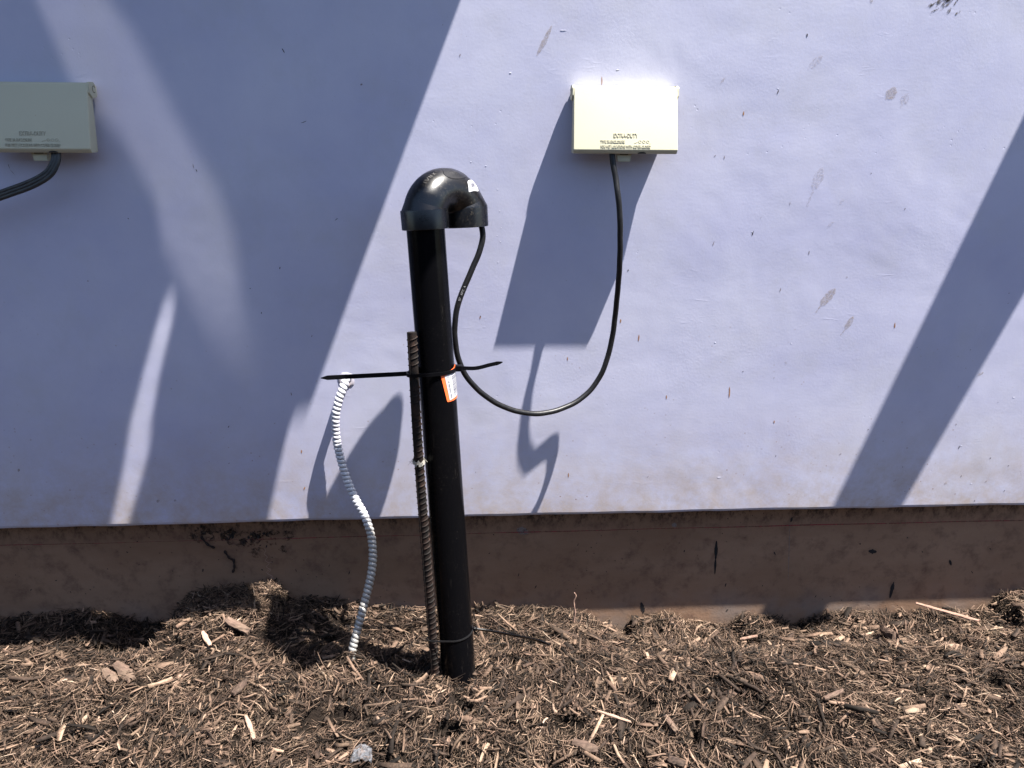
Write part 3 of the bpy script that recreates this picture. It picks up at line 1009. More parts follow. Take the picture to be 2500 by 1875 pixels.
plate('bark_piece', (1806, 1566), (1848, 1558), 0.007, 0.004, M_pink, 'pinkish wood chip below the dark gap at the foundation', 'bark', BG, 0.7, 0.01, 0.2, 8, 0.1)

# twig standing in the mulch right of the pipe
tb = ray_ground(1402, 1525)
tp = [tb+Vector((-0.001, 0, -0.01)), at(1401, 1515, tb.y), at(1404, 1495, tb.y), at(1401, 1470, tb.y), at(1406, 1455, tb.y), at(1402, 1447, tb.y)]
V, Q = tube(resample(catmull(tp, 6), 0.003), lambda i, s, a: 0.0026-0.016*s+0.0005*math.sin(3*a+i), 7)
tw = mesh_obj('dead_twig', V, Q, M_pink, smooth=True)
a2 = tw.data.attributes.new('tint', 'FLOAT', 'POINT'); a2.data.foreach_set('value', [0.75]*len(V))
tag(tw, 'thin pale twig standing upright in mulch before the foundation', 'twig')

# dry root dangling over the foundation onto the heap
pts = []
for k in range(34):
    f = k/33
    px = 645+20*f+7*math.sin(k*1.1)*(0.35+f*0.6); py = 1340+92*f
    p = at(px, py, DP-0.006-0.010*f); pts.append(p)
V, Q = tube(resample(catmull(pts, 3), 0.0015), 0.00055, 5)
side = []
for (i, dx, dy) in ((12, 14, -6), (18, -12, 5), (23, 12, 9), (27, -14, 8), (30, 16, 4)):
    p = pts[i]
    q = [p, p+Vector((dx/2600, -0.002, -dy/3400)), p+Vector((dx/1500, -0.004, -dy/1500-0.002))]
    side.append(tube(catmull(q, 4), 0.0004, 4))
V, Q = join([(V, Q)]+side)
rt_ = mesh_obj('dry_root', V, Q, M_pink)
a2 = rt_.data.attributes.new('tint', 'FLOAT', 'POINT'); a2.data.foreach_set('value', [0.72]*len(V))
tag(rt_, 'curly tan root hanging down the foundation onto the mulch heap', 'root')
# dark twigs stuck on the foundation below the drip edge
for (q, lab) in (([(490, 1310), (508, 1330), (525, 1338)], 'short black twig stuck on foundation, upper left of the root'),
                 ([(548, 1345), (560, 1362), (568, 1366)], 'bent black twig stuck on foundation, nearest left of the root'),
                 ([(570, 1365), (572, 1385), (568, 1398)], 'small black twig hanging low on foundation left of the root')):
    V, Q = tube(catmull([at(a, b, DP-0.003) for a, b in q], 5), lambda i, s, a: 0.0022+0.0008*math.sin(i*1.7), 7)
    t_ = mesh_obj('black_twig', V, Q, M_speck, smooth=True)
    tag(t_, lab, 'twig', 'black twigs stuck on the foundation')

# crumpled clear plastic
pc = ray_ground(884, 1847, 0.006)
n = 13
V, Q = [], []
for i in range(n):
    for k in range(n):
        u, w_ = i/(n-1)-0.5, k/(n-1)-0.5
        r = math.hypot(u, w_)
        V.append(Vector((u*0.029*(1-0.3*w_)+random.uniform(-1, 1)*0.0016, w_*0.029+random.uniform(-1, 1)*0.0016, 0.012*(1-2.4*r*r)+random.uniform(-1, 1)*0.0036)))
for i in range(n-1):
    for k in range(n-1):
        a = i*n+k
        Q += [(a, a+n, a+n+1), (a, a+n+1, a+1)]
PL = Mat('clear_plastic_film', 0.14, (0.30, 0.31, 0.34), spec=0.9)
trp = PL.n('ShaderNodeBsdfTransparent'); mxp = PL.n('ShaderNodeMixShader'); mxp.inputs[0].default_value = 0.16
PL.l(trp.outputs[0], mxp.inputs[1]); PL.l(PL.b.outputs[0], mxp.inputs[2]); PL.l(mxp.outputs[0], PL.nt.nodes['Material Output'].inputs[0])
ps = mesh_obj('plastic_scrap', V, Q, PL.m)
ps.location = pc+Vector((0, 0, 0.004))
sm = ps.modifiers.new('thickness', 'SOLIDIFY'); sm.thickness = 0.0004
tag(ps, 'crumpled scrap of clear plastic film on mulch in the foreground', 'litter')

# ------------------------------------------------------------------ vent pipe
PA, PB = Vector((-0.0130, 1.155, 0.0)), Vector((-0.0560, 1.2490, 0.80))
AX = (PB-PA).normalized()
RP = 0.03015


def pipe_pt(z): return PA+AX*((z-PA.z)/AX.z)


def pz(px, py):
    """height on the pipe axis seen at picture row py"""
    best = None
    for k in range(0, 1100):
        p = pipe_pt(-0.1+k*0.001)
        d = p-CAM
        y = 937.5-FPX*d.dot(UP)/d.dot(fwd)
        if best is None or abs(y-py) < best[0]: best = (abs(y-py), p)
    return best[1]


pipe = empty('vent_pipe', tuple(PA))
tag(pipe, 'leaning black plastic pipe with a return bend on top', 'pipe')
HB = pz(0, 560)                                # lower rim of the hub
top = HB+AX*0.016


def P_(v): return v-PA


V, Q = tube([P_(PA+AX*k) for k in np.linspace(-0.12, (top-PA).length, 24)], RP, 64, False)
tube_o = mesh_obj('pipe_length', V, Q, AB.m, pipe, smooth=True)
# smears of dried mud
E1 = Vector((1, 0, 0)); E1 = (E1-AX*E1.dot(AX)).normalized()
E2 = AX.cross(E1)                               # away from the camera is +E2


def on_pipe(z, ang, off):
    """ang measured from the viewer-facing side, positive to the right"""
    return pipe_pt(z)+(E1*math.sin(ang)-E2*math.cos(ang))*(RP+off)


def lathe(axis0, ax, e1, prof_, seg=40, cap=False):
    e2 = ax.cross(e1)
    V, Q = [], []
    for (h_, r) in prof_:
        for k in range(seg):
            a = 2*math.pi*k/seg
            V.append(axis0+ax*h_+(e1*math.cos(a)+e2*math.sin(a))*r)
    for i in range(len(prof_)-1):
        for k in range(seg):
            k2 = (k+1) % seg
            Q.append((i*seg+k, i*seg+k2, (i+1)*seg+k2, (i+1)*seg+k))
    return V, Q


RB_, SPC = 0.0430, 0.086
psi = math.radians(43)
hdir = Vector((math.cos(psi), math.sin(psi), 0)); EH = (hdir-AX*hdir.dot(AX)).normalized()
EN = AX.cross(EH)
RT_ = 0.0345
C0 = HB+AX*0.0150                               # start of the bend on the left leg
CC = C0+EH*RB_                                  # bend centre


def bend_pt(th, ph, off=0.0):
    r = RT_+off
    c_ = CC-EH*(RB_*math.cos(th))+AX*(RB_*math.sin(th))
    out = -EH*math.cos(th)+AX*math.sin(th)
    return c_+out*(r*math.cos(ph))-EN*(r*math.sin(ph))    # ph=90deg faces the viewer


elbow = empty('return_bend', (0, 0, 0)); elbow.parent = pipe
bpy.data.objects.remove(elbow)
pts = [C0-AX*0.008, C0-AX*0.004]+[CC-EH*(RB_*math.cos(t))+AX*(RB_*math.sin(t)) for t in np.linspace(0, math.pi, 41)]+[C0+EH*SPC-AX*0.004, C0+EH*SPC-AX*0.010]
V1 = tube([P_(p) for p in pts], RT_, 48, False, EN)
hubp = [(0.0, 0.0318), (0.0, 0.0362), (0.0008, 0.0370), (0.0285, 0.0374), (0.0300, 0.0370), (0.0303, 0.0356), (0.046, 0.0285)]
V2 = lathe(P_(HB), AX, EH, hubp, 48)
hubr = [(0.030, 0.0318), (0.0, 0.0322), (-0.0002, 0.0358), (0.0008, 0.0372), (0.030, 0.0376), (0.033, 0.0374), (0.066, 0.0215), (0.070, 0.0190)]
V3 = lathe(P_(HB+EH*SPC-AX*0.002), AX, EH, hubr, 48)
bend_o = None
V, Q = V1
bend_o = mesh_obj('return_bend', V, Q, EL.m, pipe, smooth=True)
for nm, (v, q) in (('hub_collar', V2), ('hub_collar', V3)):
    h_o = mesh_obj(nm, v, q, EL.m, bend_o, smooth=True)
    h_o.data.set_sharp_from_angle(angle=math.radians(28))
# mould gate oval on the crown, raised seam, small raised letters
V, Q = [], []
cth, cph = math.radians(97), math.radians(38)
ring = []
for k in range(24):
    a = 2*math.pi*k/24
    ring.append((cth+math.radians(21)*math.cos(a)+math.radians(3)*math.sin(a), cph+math.radians(22)*math.sin(a)-math.radians(10)*math.cos(a)))
V = [P_(bend_pt(t, p, 0.0006)) for t, p in ring]+[P_(bend_pt(cth+(t-cth)*1.05, cph+(p-cph)*1.07, -0.0004)) for t, p in ring]
V.append(P_(bend_pt(cth, cph, 0.0012)))
Q = [(k, (k+1) % 24, 24+(k+1) % 24, 24+k) for k in range(24)]+[(48, (k+1) % 24, k) for k in range(24)]
mesh_obj('mould_boss', V, Q, EL.m, bend_o, smooth=False)
V, Q = [], []
for j, (t0, p0, t1, p1) in enumerate(((48, 20, 48, 30), (51, 20, 53, 30), (56, 20, 53, 30), (58, 20, 58, 30), (58, 20, 61, 30), (61, 30, 61, 20), (64, 21, 67, 30), (67, 21, 64, 30), (40, 24, 43, 24), (28, 30, 33, 30))):
    o = len(V)
    for (t, p) in ((t0-0.35, p0), (t0+0.35, p0), (t1+0.35, p1), (t1-0.35, p1)):
        V.append(P_(bend_pt(math.radians(t), math.radians(p), 0.0007)))
    Q.append((o, o+1, o+2, o+3))
mesh_obj('raised_letters', V, Q, Mat('lit_letter_edge', 0.4, (0.09, 0.085, 0.08)).m, bend_o)  # paler colour stands in for light caught on the embossed letters


def surf_patch(fn, n=10, m=10, off=0.0006):
    V = [P_(fn(i/n, k/m, off)) for i in range(n+1) for k in range(m+1)]
    V += [P_(fn(i/n, k/m, off-0.0005)) for i in range(n+1) for k in range(m+1)]
    N = (n+1)*(m+1)
    Q = []
    for i in range(n):
        for k in range(m):
            a = i*(m+1)+k
            Q += [(a, a+m+1, a+m+2, a+1), (N+a, N+a+1, N+a+m+2, N+a+m+1)]
    for k in range(m):
        for i in (0, n):
            a = i*(m+1)+k
            Q.append((a, a+1, N+a+1, N+a))
    for i in range(n):
        for k in (0, m):
            a = i*(m+1)+k
            Q.append((a, a+m+1, N+a+m+1, N+a))
    return V, Q


def stk(u, v, off):                            # sticker: u left to right, v top to bottom
    k = 1-0.10*(abs(2*u-1)**5)*(abs(2*v-1)**5)
    u, v = 0.5+(u-0.5)*k, 0.5+(v-0.5)*k
    return bend_pt(math.radians(113+20*u+(6+3*u)*v), math.radians(62-34*u+(29+2*u)*v), off)


V, Q = surf_patch(lambda u, v, o: stk(u, v, o), 10, 10, 0.0007)
st_o = mesh_obj('barcode_sticker', V, Q, M_white, bend_o)
st_o['label'] = 'white barcode sticker on the right shoulder of the bend'
V, Q = [], []
x = 0.22
while x < 0.74:
    w_ = random.choice((0.03, 0.045, 0.06))
    for j in range(4):
        o = len(V)
        a, b = 0.30+0.36*j/4, 0.30+0.36*(j+1)/4
        V += [P_(stk(x, a, 0.0011)), P_(stk(x+w_, a, 0.0011)), P_(stk(x+w_, b, 0.0011)), P_(stk(x, b, 0.0011))]
        Q.append((o, o+3, o+2, o+1))
    x += w_+random.choice((0.03, 0.045, 0.06))
for x in np.arange(0.30, 0.74, 0.055):
    o = len(V)
    V += [P_(stk(x, 0.73, 0.0011)), P_(stk(x+0.03, 0.73, 0.0011)), P_(stk(x+0.03, 0.80, 0.0011)), P_(stk(x, 0.80, 0.0011))]
    Q.append((o, o+3, o+2, o+1))
mesh_obj('barcode_lines', V, Q, M_ink, bend_o)

# orange price tag wrapped on the pipe
zt1, zt0 = pz(0, 905).z, pz(0, 978).z


def tg(u, v, off):                             # u: 0 left .. 1 right, v: 0 top .. 1 bottom
    aL = math.radians(14+17*v); aR = math.radians(98-2*v)
    z = zt1+(zt0-zt1)*v + (0.0075*u)*(1-0.1*v) + (0.004*(1-u)**2 if v > 0.9 else 0)*((v-0.9)/0.1)
    return on_pipe(z, aL+(aR-aL)*u, off)


V, Q = surf_patch(lambda u, v, o: tg(u, v, o), 16, 12, 0.0010)
tag_o = mesh_obj('price_tag', V, Q, M_tagorange, pipe)
tag_o['label'] = 'orange edged paper price tag stuck round the pipe'
V, Q = surf_patch(lambda u, v, o: tg(0.13+0.74*u, 0.10+0.80*v, o), 14, 10, 0.0016)
lab_o = mesh_obj('barcode_label', V, Q, M_white, tag_o)
V, Q = [], []
vv = 0.04
while vv < 0.93:
    w_ = random.choice((0.018, 0.028, 0.040))
    for j in range(6):
        a, b = 0.40+0.52*j/6, 0.40+0.52*(j+1)/6
        o = len(V)
        for (u_, v_) in ((a, vv), (b, vv), (b, vv+w_), (a, vv+w_)):
            V.append(P_(tg(0.13+0.74*u_, 0.10+0.80*v_, 0.0020)))
        Q.append((o, o+3, o+2, o+1))
    vv += w_+random.choice((0.03, 0.045, 0.06))
tv, tq = text_geo('2" x 10\' ABS DWV PIPE', 1.0, 0)
mxw = max(v.x for v in tv)
o = len(V)
for v in tv:
    fv = 0.05+0.88*v.x/mxw; fu = 0.11+0.13*(0.7-v.y)*1.0+0.05
    # reads downwards, tops of the letters to the right
    fu = 0.10+0.16*v.y
    V.append(P_(tg(0.13+0.74*fu, 0.10+0.80*fv, 0.0020)))
Q += [tuple(i+o for i in f) for f in tq]
mesh_obj('printed_text', V, Q, M_ink, tag_o)

# ------------------------------------------------------------------ reinforcing bar beside the pipe
ra = pipe_pt(0.06)
r_top_y = 1.205
rt_top = at(1005, 811, r_top_y)
rt_bot = at(1062, 1630, 1.150)
rt_mid = at(1023, 1130, (r_top_y+1.150)/2+0.003)
RDIR = (rt_bot-rt_top).normalized()
rb_end = rt_bot+RDIR*0.09
core = resample(catmull([rt_top, rt_mid, rt_bot, rb_end], 10), 0.02)
rebar = empty('reinforcing_bar', tuple(rt_bot))
tag(rebar, 'rusty ribbed steel bar tied upright against the black pipe', 'steel bar')
RR = 0.0076
parts = [tube([p-rt_bot for p in core], RR, 20, True, Vector((0, -1, 0)))]
fine_ = resample(core, 0.0102)
Fm = frames(fine_, Vector((0, -1, 0)))
for i in range(1, len(fine_)-1):
    p = fine_[i]
    t, n_, b_ = Fm[i]
    if abs((p-rt_top).length-0.072) < 0.016 or abs((p-rt_top).length-0.12) < 0.006: continue     # mill mark gap
    for side_, offs in ((0, 0.0), (1, 0.005)):
        V, Q = [], []
        ns = 11
        for k in range(ns):
            f = k/(ns-1)*2-1
            a = math.radians(-48)+f*math.radians(76)+side_*math.pi
            hgt = 0.0017*(1-abs(f)**3)
            ctr = p+t*(offs+0.0032*f-0.0012)
            dr = n_*math.cos(a)+b_*math.sin(a)
            for (w_, hh) in ((-0.0014, -0.0004), (0, hgt), (0.0014, -0.0004)):
                V.append(ctr+t*w_+dr*(RR+hh)-rt_bot)
        for k in range(ns-1):
            for m_ in range(2):
                q0 = k*3+m_
                Q.append((q0, q0+1, q0+4, q0+3))
        parts.append((V, Q))
for a in (math.radians(42), math.radians(222)):
    V, Q = [], []
    FF = frames(core, Vector((0, -1, 0)))
    for i, p in enumerate(core):
        t, n_, b_ = FF[i]
        for da, hh in ((-0.16, -0.0003), (0, 0.0011), (0.16, -0.0003)):
            V.append(p+(n_*math.cos(a+da)+b_*math.sin(a+da))*(RR+hh)-rt_bot)
    for i in range(len(core)-1):
        for m_ in range(2):
            q0 = i*3+m_
            Q.append((q0, q0+1, q0+4, q0+3))
    parts.append((V, Q))
V, Q = join(parts)
mesh_obj('ribbed_bar', V, Q, RB.m, rebar, smooth=False)
# frayed bit of white tape round the bar
tpz = at(1022, 1131, 1.18)
best = min(range(len(fine_)), key=lambda i: abs(fine_[i].z-tpz.z))
pw = fine_[best]; t, n_, b_ = Fm[best]
V, Q = [], []
for k in range(25):
    a = 2*math.pi*k/24
    dr = n_*math.cos(a)+b_*math.sin(a)
    lo = 0.004+random.uniform(-0.003, 0.003); hi = 0.004+random.uniform(-0.003, 0.003)
    V += [pw+dr*(RR+0.0022+random.uniform(0, 0.0012))+t*lo-rt_bot, pw+dr*(RR+0.0026)-t*hi-rt_bot]
Q = [(2*k, 2*k+1, 2*k+3, 2*k+2) for k in range(24)]
wisps = []
for k in range(9):
    a = random.uniform(0, 6.28)
    p0_ = pw+(n_*math.cos(a)+b_*math.sin(a))*(RR+0.002)-rt_bot
    wisps.append(tube([p0_, p0_+Vector((random.uniform(-.006, .006), random.uniform(-.006, .001), random.uniform(-.002, .006))), p0_+Vector((random.uniform(-.011, .011), random.uniform(-.008, .0), random.uniform(-.004, .009)))], 0.0004, 4))
V, Q = join([(V, Q)]+wisps)
mesh_obj('tape_scrap', V, Q, M_tape, rebar)


# ------------------------------------------------------------------ cable ties
def hull(pts):
    pts = sorted(set(pts))

    def half(ps):
        h_ = []
        for p in ps:
            while len(h_) > 1 and (h_[-1][0]-h_[-2][0])*(p[1]-h_[-2][1])-(h_[-1][1]-h_[-2][1])*(p[0]-h_[-2][0]) <= 0: h_.pop()
            h_.append(p)
        return h_
    a = half(pts); b = half(pts[::-1])
    return a[:-1]+b[:-1]


def rebar_at(z):
    for a, b in zip(core, core[1:]):
        if b.z <= z <= a.z: return a.lerp(b, (a.z-z)/(a.z-b.z))
    return core[-1]


def loop_path(z, tiltx, off, x0=None):
    c1, c2 = pipe_pt(z), rebar_at(z)
    ps = []
    for k in range(64):
        a = 2*math.pi*k/64
        ps.append((c1.x+(RP+off)*math.cos(a), c1.y+(RP+off)*1.01*math.sin(a)))
        ps.append((c2.x+(RR+0.0012+off)*math.cos(a), c2.y+(RR+0.0012+off)*math.sin(a)))
    hp = hull(ps)
    out = []
    for (x, y) in hp:
        # follow the tilt of the two bars
        lean = (y-c1.y)
        out.append(Vector((x, y, z+tiltx*(x-c1.x)-0.03*lean)))
    out.append(out[0])
    return resample(out, 0.0025)


# upper tie: loop, head and long tail to the right
zt = pz(0, 905).z+0.0035
lp = loop_path(zt, 0.02, 0.0026)
upper = empty('cable_tie', (lp[0].x, lp[0].y, zt))
tag(upper, 'black cable tie over the orange tag, tail pointing right', 'cable tie', 'black cable ties on the pipe')
O = Vector(upper.location)
V, Q = strap([p-O for p in lp], AX, 0.0058, 0.0013)
mesh_obj('tie_loop', V, Q, ZT, upper)
hx_ = max(lp, key=lambda p: p.x)
hd = Vector((hx_.x+0.0042, hx_.y-0.002, hx_.z+0.0006))
bm = bmesh.new(); box_bm(bm, tuple(hd-O), (0.0115, 0.0085, 0.0105), 0.0014, None)
bm_obj('tie_head', bm, ZT, upper)
tail = resample(catmull([hd+Vector((-0.003, 0.001, 0)), at(1160, 899, hd.y+0.001), at(1195, 891, hd.y+0.003), at(1227, 884, hd.y+0.004)], 6), 0.004)
V, Q = strap([p-O for p in tail], AX, 0.0062, 0.0014, lambda f: 1 if f < 0.9 else 1-(f-0.9)/0.1*0.75)
mesh_obj('tie_tail', V, Q, ZT, upper)
# second tie, its tail sticking out to the left behind the bar
rb_ = rebar_at(zt)
lp2 = loop_path(zt-0.0001, 0.02, 0.0012)
second = empty('cable_tie', (rb_.x, rb_.y, zt))
tag(second, 'black cable tie whose long pointed tail sticks out left across conduit', 'cable tie', 'black cable ties on the pipe')
O = Vector(second.location)
V, Q = strap([p-O for p in lp2], AX, 0.0050, 0.0010)
mesh_obj('tie_loop', V, Q, ZT, second)
bm = bmesh.new(); box_bm(bm, (0.004, 0.014, 0.0), (0.0095, 0.0062, 0.0080), 0.0012)
bm_obj('tie_head', bm, ZT, second)
ty = rb_.y+0.012
tail = resample(catmull([at(1012, 911, ty), at(960, 914, ty-0.002), at(880, 918, ty-0.006), at(783, 923, ty-0.010)], 8), 0.005)
V, Q = strap([p-O for p in tail], AX, 0.0072, 0.0015, lambda f: 1 if f < 0.93 else 1-(f-0.93)/0.07*0.85)
mesh_obj('tie_tail', V, Q, ZT, second)
# lower tie
zl = pz(0, 1548).z+0.007
lp3 = loop_path(zl, 0.12, 0.0006)
lower = empty('cable_tie', (lp3[0].x, lp3[0].y, zl))
tag(lower, 'thin black cable tie low on the pipe, tail drooping to mulch', 'cable tie', 'black cable ties on the pipe')
O = Vector(lower.location)
V, Q = strap([p-O for p in lp3], AX, 0.0024, 0.0014)
mesh_obj('tie_loop', V, Q, Mat('worn_nylon', 0.35, (0.010, 0.010, 0.011)).m, lower)
hx_ = max(lp3, key=lambda p: p.x)
hd = at(1160, 1535, hx_.y-0.004)
bm = bmesh.new(); box_bm(bm, tuple(hd-O), (0.0075, 0.006, 0.0065), 0.001)
bm_obj('tie_head', bm, ZT, lower)
e_ = ray_ground(1343, 1577, 0.018)
tail = resample(catmull([hd+Vector((-0.002, 0, 0)), at(1200, 1541, hd.y+0.004), at(1270, 1554, (hd.y+e_.y)/2), at(1310, 1563, e_.y-0.004), e_+Vector((0, 0, 0.003))], 6), 0.004)
V, Q = strap([p-O for p in tail], Vector((0, -0.7, 1)), 0.0085, 0.0020, lambda f: 1 if f < 0.93 else 1-(f-0.93)/0.07*0.8)
mesh_obj('tie_tail', V, Q, ZT, lower)

# ------------------------------------------------------------------ armoured conduit
cp = [(847, 915, -0.02), (845, 925, 0.0), (838, 945, 0.012), (826, 980, 0.020), (819, 1020, 0.023), (820, 1060, 0.022), (828, 1105, 0.024), (845, 1165, 0.034), (866, 1215, 0.050), (888, 1255, 0.066),
      (903, 1295, 0.082), (910, 1340, 0.10), (908, 1390, 0.12), (898, 1440, 0.140), (884, 1495, 0.160), (872, 1540, 0.172), (863, 1575, 0.182), (857, 1610, 0.190), (853, 1650, 0.195)]
cpts = resample(catmull([at(x, y, DW-d) for x, y, d in cp], 10), 0.0007)
cond = empty('flexible_conduit', tuple(cpts[-1]))
tag(cond, 'ribbed metal flexible conduit, paint spattered, from wall into the mulch', 'conduit')
O = cpts[-1]
PIT = 0.0083


def crad(i, s, a):
    f = (s/PIT + a/(2*math.pi)) % 1.0
    return 0.0053+0.0028*math.sqrt(max(0.0, math.sin(math.pi*f)))+0.0003*math.sin(s*310)*math.sin(a*2+s*90)


V, Q = tube([p-O for p in cpts], crad, 22, True)
co = mesh_obj('armor_sheath', V, Q, CD.m, cond, smooth=True)
pa_ = []
Ls = len(cpts)
for i in range(Ls):
    f = i/Ls
    v = 1.0 if f < 0.42 else max(0.0, 1.0-(f-0.42)/0.2)
    v = max(v, 0.34*math.exp(-((f-0.6)/0.09)**2))
    if f > 0.66: v = 0.12
    pa_ += [v]*22
a2 = co.data.attributes.new('paint', 'FLOAT', 'POINT'); a2.data.foreach_set('value', pa_)
gv = []
s_ = 0.0
for i in range(Ls):
    if i: s_ += (cpts[i]-cpts[i-1]).length
    for k in range(22):
        f = (s_/PIT+k/22) % 1.0
        gv.append(max(0.0, 1-math.sin(math.pi*f)*2.4))
a2 = co.data.attributes.new('groove', 'FLOAT', 'POINT'); a2.data.foreach_set('value', gv)
# rough plaster collar where it leaves the wall
cw = at(845, 926, DW)
V, Q = [], []
for k in range(28):
    a = 2*math.pi*k/28
    j = random.uniform(0.9, 1.12)
    for r, yy in ((0.0078, 0.001), (0.0088, -0.0016*j), (0.0125*j, -0.0012*j), (0.0165*j, 0.0004)):
        V.append(Vector((r*math.cos(a), yy, r*math.sin(a)*1.05+(-0.0015))))
for k in range(28):
    k2 = (k+1) % 28
    for m_ in range(3):
        Q.append((k*4+m_, k2*4+m_, k2*4+m_+1, k*4+m_+1))
V.append(Vector((0, 0.0005, 0))); cidx = len(V)-1
cl = mesh_obj('plaster_collar', V, Q, ST.m, wall, smooth=True)
cl.location = (cw.x, 0, cw.z)

# ------------------------------------------------------------------ outlet cover boxes
HW = 0.0875


def lid_bm():
    bm = bmesh.new()
    prof_ = [(0.019, 0.0508), (0.0275, 0.0512), (0.0300, 0.0492), (0.0575, -0.0470), (0.0525, -0.0535), (0.030, -0.0535), (0.0165, 0.026)]
    L = [bm.verts.new((-HW+(0.0012 if z > 0.02 else 0), -d, z)) for d, z in prof_]
    R = [bm.verts.new((HW-(0.0012 if z > 0.02 else 0), -d, z)) for d, z in prof_]
    n = len(prof_)
    bm.faces.new(L); bm.faces.new(R[::-1])
    for i in range(n):
        bm.faces.new((L[i], R[i], R[(i+1) % n], L[(i+1) % n]))
    bmesh.ops.bevel(bm, geom=[e for e in bm.edges], offset=0.0016, segments=3, affect='EDGES', profile=0.6)
    return bm


FT, FB = Vector((0, -0.0300, 0.0492)), Vector((0, -0.0575, -0.0470))
SL = (FT-FB)
UPF = SL.normalized()
NF = Vector((1, 0, 0)).cross(UPF).normalized()
if NF.y > 0: NF = -NF


def face_pt(x, v, off):
    """x across, v: 0 at the lower front edge, metres up the front face"""
    return FB+UPF*v+Vector((x, 0, 0))+NF*off


def make_box():
    root = empty('outlet_cover', (0, 0, 0))
    bm = bmesh.new()
    box_bm(bm, (0, -0.012, 0.001), (0.146, 0.028, 0.092), 0.004)
    bm_obj('back_box', bm, BX.m, root, True).data.set_sharp_from_angle(angle=math.radians(35))
    lid = bm_obj('lid', lid_bm(), BX.m, root, True)
    lid.data.set_sharp_from_angle(angle=math.radians(40))
    V, Q = [], []
    for body, size, x, v, al in (('EXTRA-DUTY', 0.0096, -0.0005, 0.0205, 'CENTER'), ('TYPE 3R ENCLOSURE', 0.0068, -0.0425, 0.0112, 'LEFT'), ('FOR WET LOCATIONS WITH COVER CLOSED', 0.0068, -0.0425, 0.0032, 'LEFT')):
        tv, tq = text_geo(body, size, 0.0008, al)
        wmax = max(q.x for q in tv)
        if body.startswith('TYPE'): sx = 0.0405/wmax
        elif body.startswith('FOR'): sx = 0.0840/wmax
        else: sx = 0.0205/wmax
        o = len(V)
        V += [face_pt(x+q.x*sx, v+q.y, q.z+0.0002) for q in tv]
        Q += [tuple(i+o for i in f) for f in tq]
    # listing marks: a stroke and three small ovals
    for (cx, rx) in ((0.0235, 0.0022), (0.0300, 0.0024), (0.0365, 0.0022)):
        ring = [face_pt(cx+rx*math.cos(a), 0.0138+0.0020*math.sin(a), 0.0003) for a in np.linspace(0, 2*math.pi, 15)[:-1]]
        ring.append(ring[0])
        o = len(V); v_, q_ = tube(ring, 0.00042, 5, False, NF)
        V += v_; Q += [tuple(i+o for i in f) for f in q_]
    for (a, b) in (((0.0140, 0.0112), (0.0195, 0.0132)), ((0.0220, 0.0112), (0.0250, 0.0123)), ((0.0400, 0.0106), (0.0405, 0.0112)), ((0.0405, 0.0112), (0.0412, 0.0106))):
        o = len(V); v_, q_ = tube([face_pt(*a, 0.0003), face_pt((a[0]+b[0])/2, (a[1]+b[1])/2, 0.0003), face_pt(*b, 0.0003)], 0.00042, 5, True, NF)
        V += v_; Q += [tuple(i+o for i in f) for f in q_]
    mesh_obj('raised_lettering', V, Q, M_letter, lid)
    for s in (-1, 1):                          # hinge ears with pivot rings
        bm = bmesh.new()
        prof_ = [(0.003, 0.047), (0.010, 0.0535), (0.0262, 0.0535), (0.0300, 0.0500), (0.0318, 0.0370), (0.022, 0.0290), (0.006, 0.0300), (0.003, 0.034)]
        A = [bm.verts.new((s*(HW-0.0030), -d, z)) for d, z in prof_]
        B = [bm.verts.new((s*(HW+0.0016), -d, z)) for d, z in prof_]
        n = len(prof_)
        bm.faces.new(A); bm.faces.new(B[::-1])
        for i in range(n): bm.faces.new((A[i], B[i], B[(i+1) % n], A[(i+1) % n]))
        bmesh.ops.bevel(bm, geom=list(bm.edges), offset=0.0008, segments=2, affect='EDGES')
        ear = bm_obj('hinge_ear', bm, BX.m, root)
        ring = [Vector((s*(HW+0.0016), -0.0135+0.0052*math.cos(a), 0.0425+0.0052*math.sin(a))) for a in np.linspace(0.4, 5.2, 24)]
        v_, q_ = tube(ring, 0.0005, 5, True, Vector((1, 0, 0)))
        mesh_obj('pivot_groove', v_, q_, M_dark, ear)
    bm = bmesh.new(); box_bm(bm, (0, -0.0105, 0.0495), (0.169, 0.017, 0.006), 0.0012)
    bm_obj('hinge_strip', bm, BX.m, root)
    bm = bmesh.new()                            # latch tab below
    prof_ = [(-0.0165, -0.0515), (0.0165, -0.0515), (0.0118, -0.0560), (0.0112, -0.0668), (-0.0100, -0.0668), (-0.0108, -0.0560)]
    A = [bm.verts.new((x, -0.043, z)) for x, z in prof_]; B = [bm.verts.new((x, -0.031, z)) for x, z in prof_]
    n = len(prof_)
    bm.faces.new(A); bm.faces.new(B[::-1])
    for i in range(n): bm.faces.new((A[i], B[i], B[(i+1) % n], A[(i+1) % n]))
    bmesh.ops.bevel(bm, geom=list(bm.edges), offset=0.0007, segments=2, affect='EDGES')
    bm_obj('latch_tab', bm, BX.m, root)
    bm = bmesh.new(); box_bm(bm, (0.0, -0.0435, -0.0545), (0.014, 0.0012, 0.0018))
    bm_obj('latch_slot', bm, M_dark, root)
    # knock-out notch for a second cord
    V = [Vector((0.028+0.007*math.cos(a), -0.0540-0.0012, -0.0530+0.0030*math.sin(a))) for a in np.linspace(0, math.pi, 13)]
    Vb = [v+Vector((0, 0.012, 0)) for v in V]
    mesh_obj('cord_notch', V+Vb, [tuple(range(12, -1, -1))]+[(k, k+1, 14+k, 13+k) for k in range(12)]+[(0, 13, 25, 12)], M_dark, root)
    return root


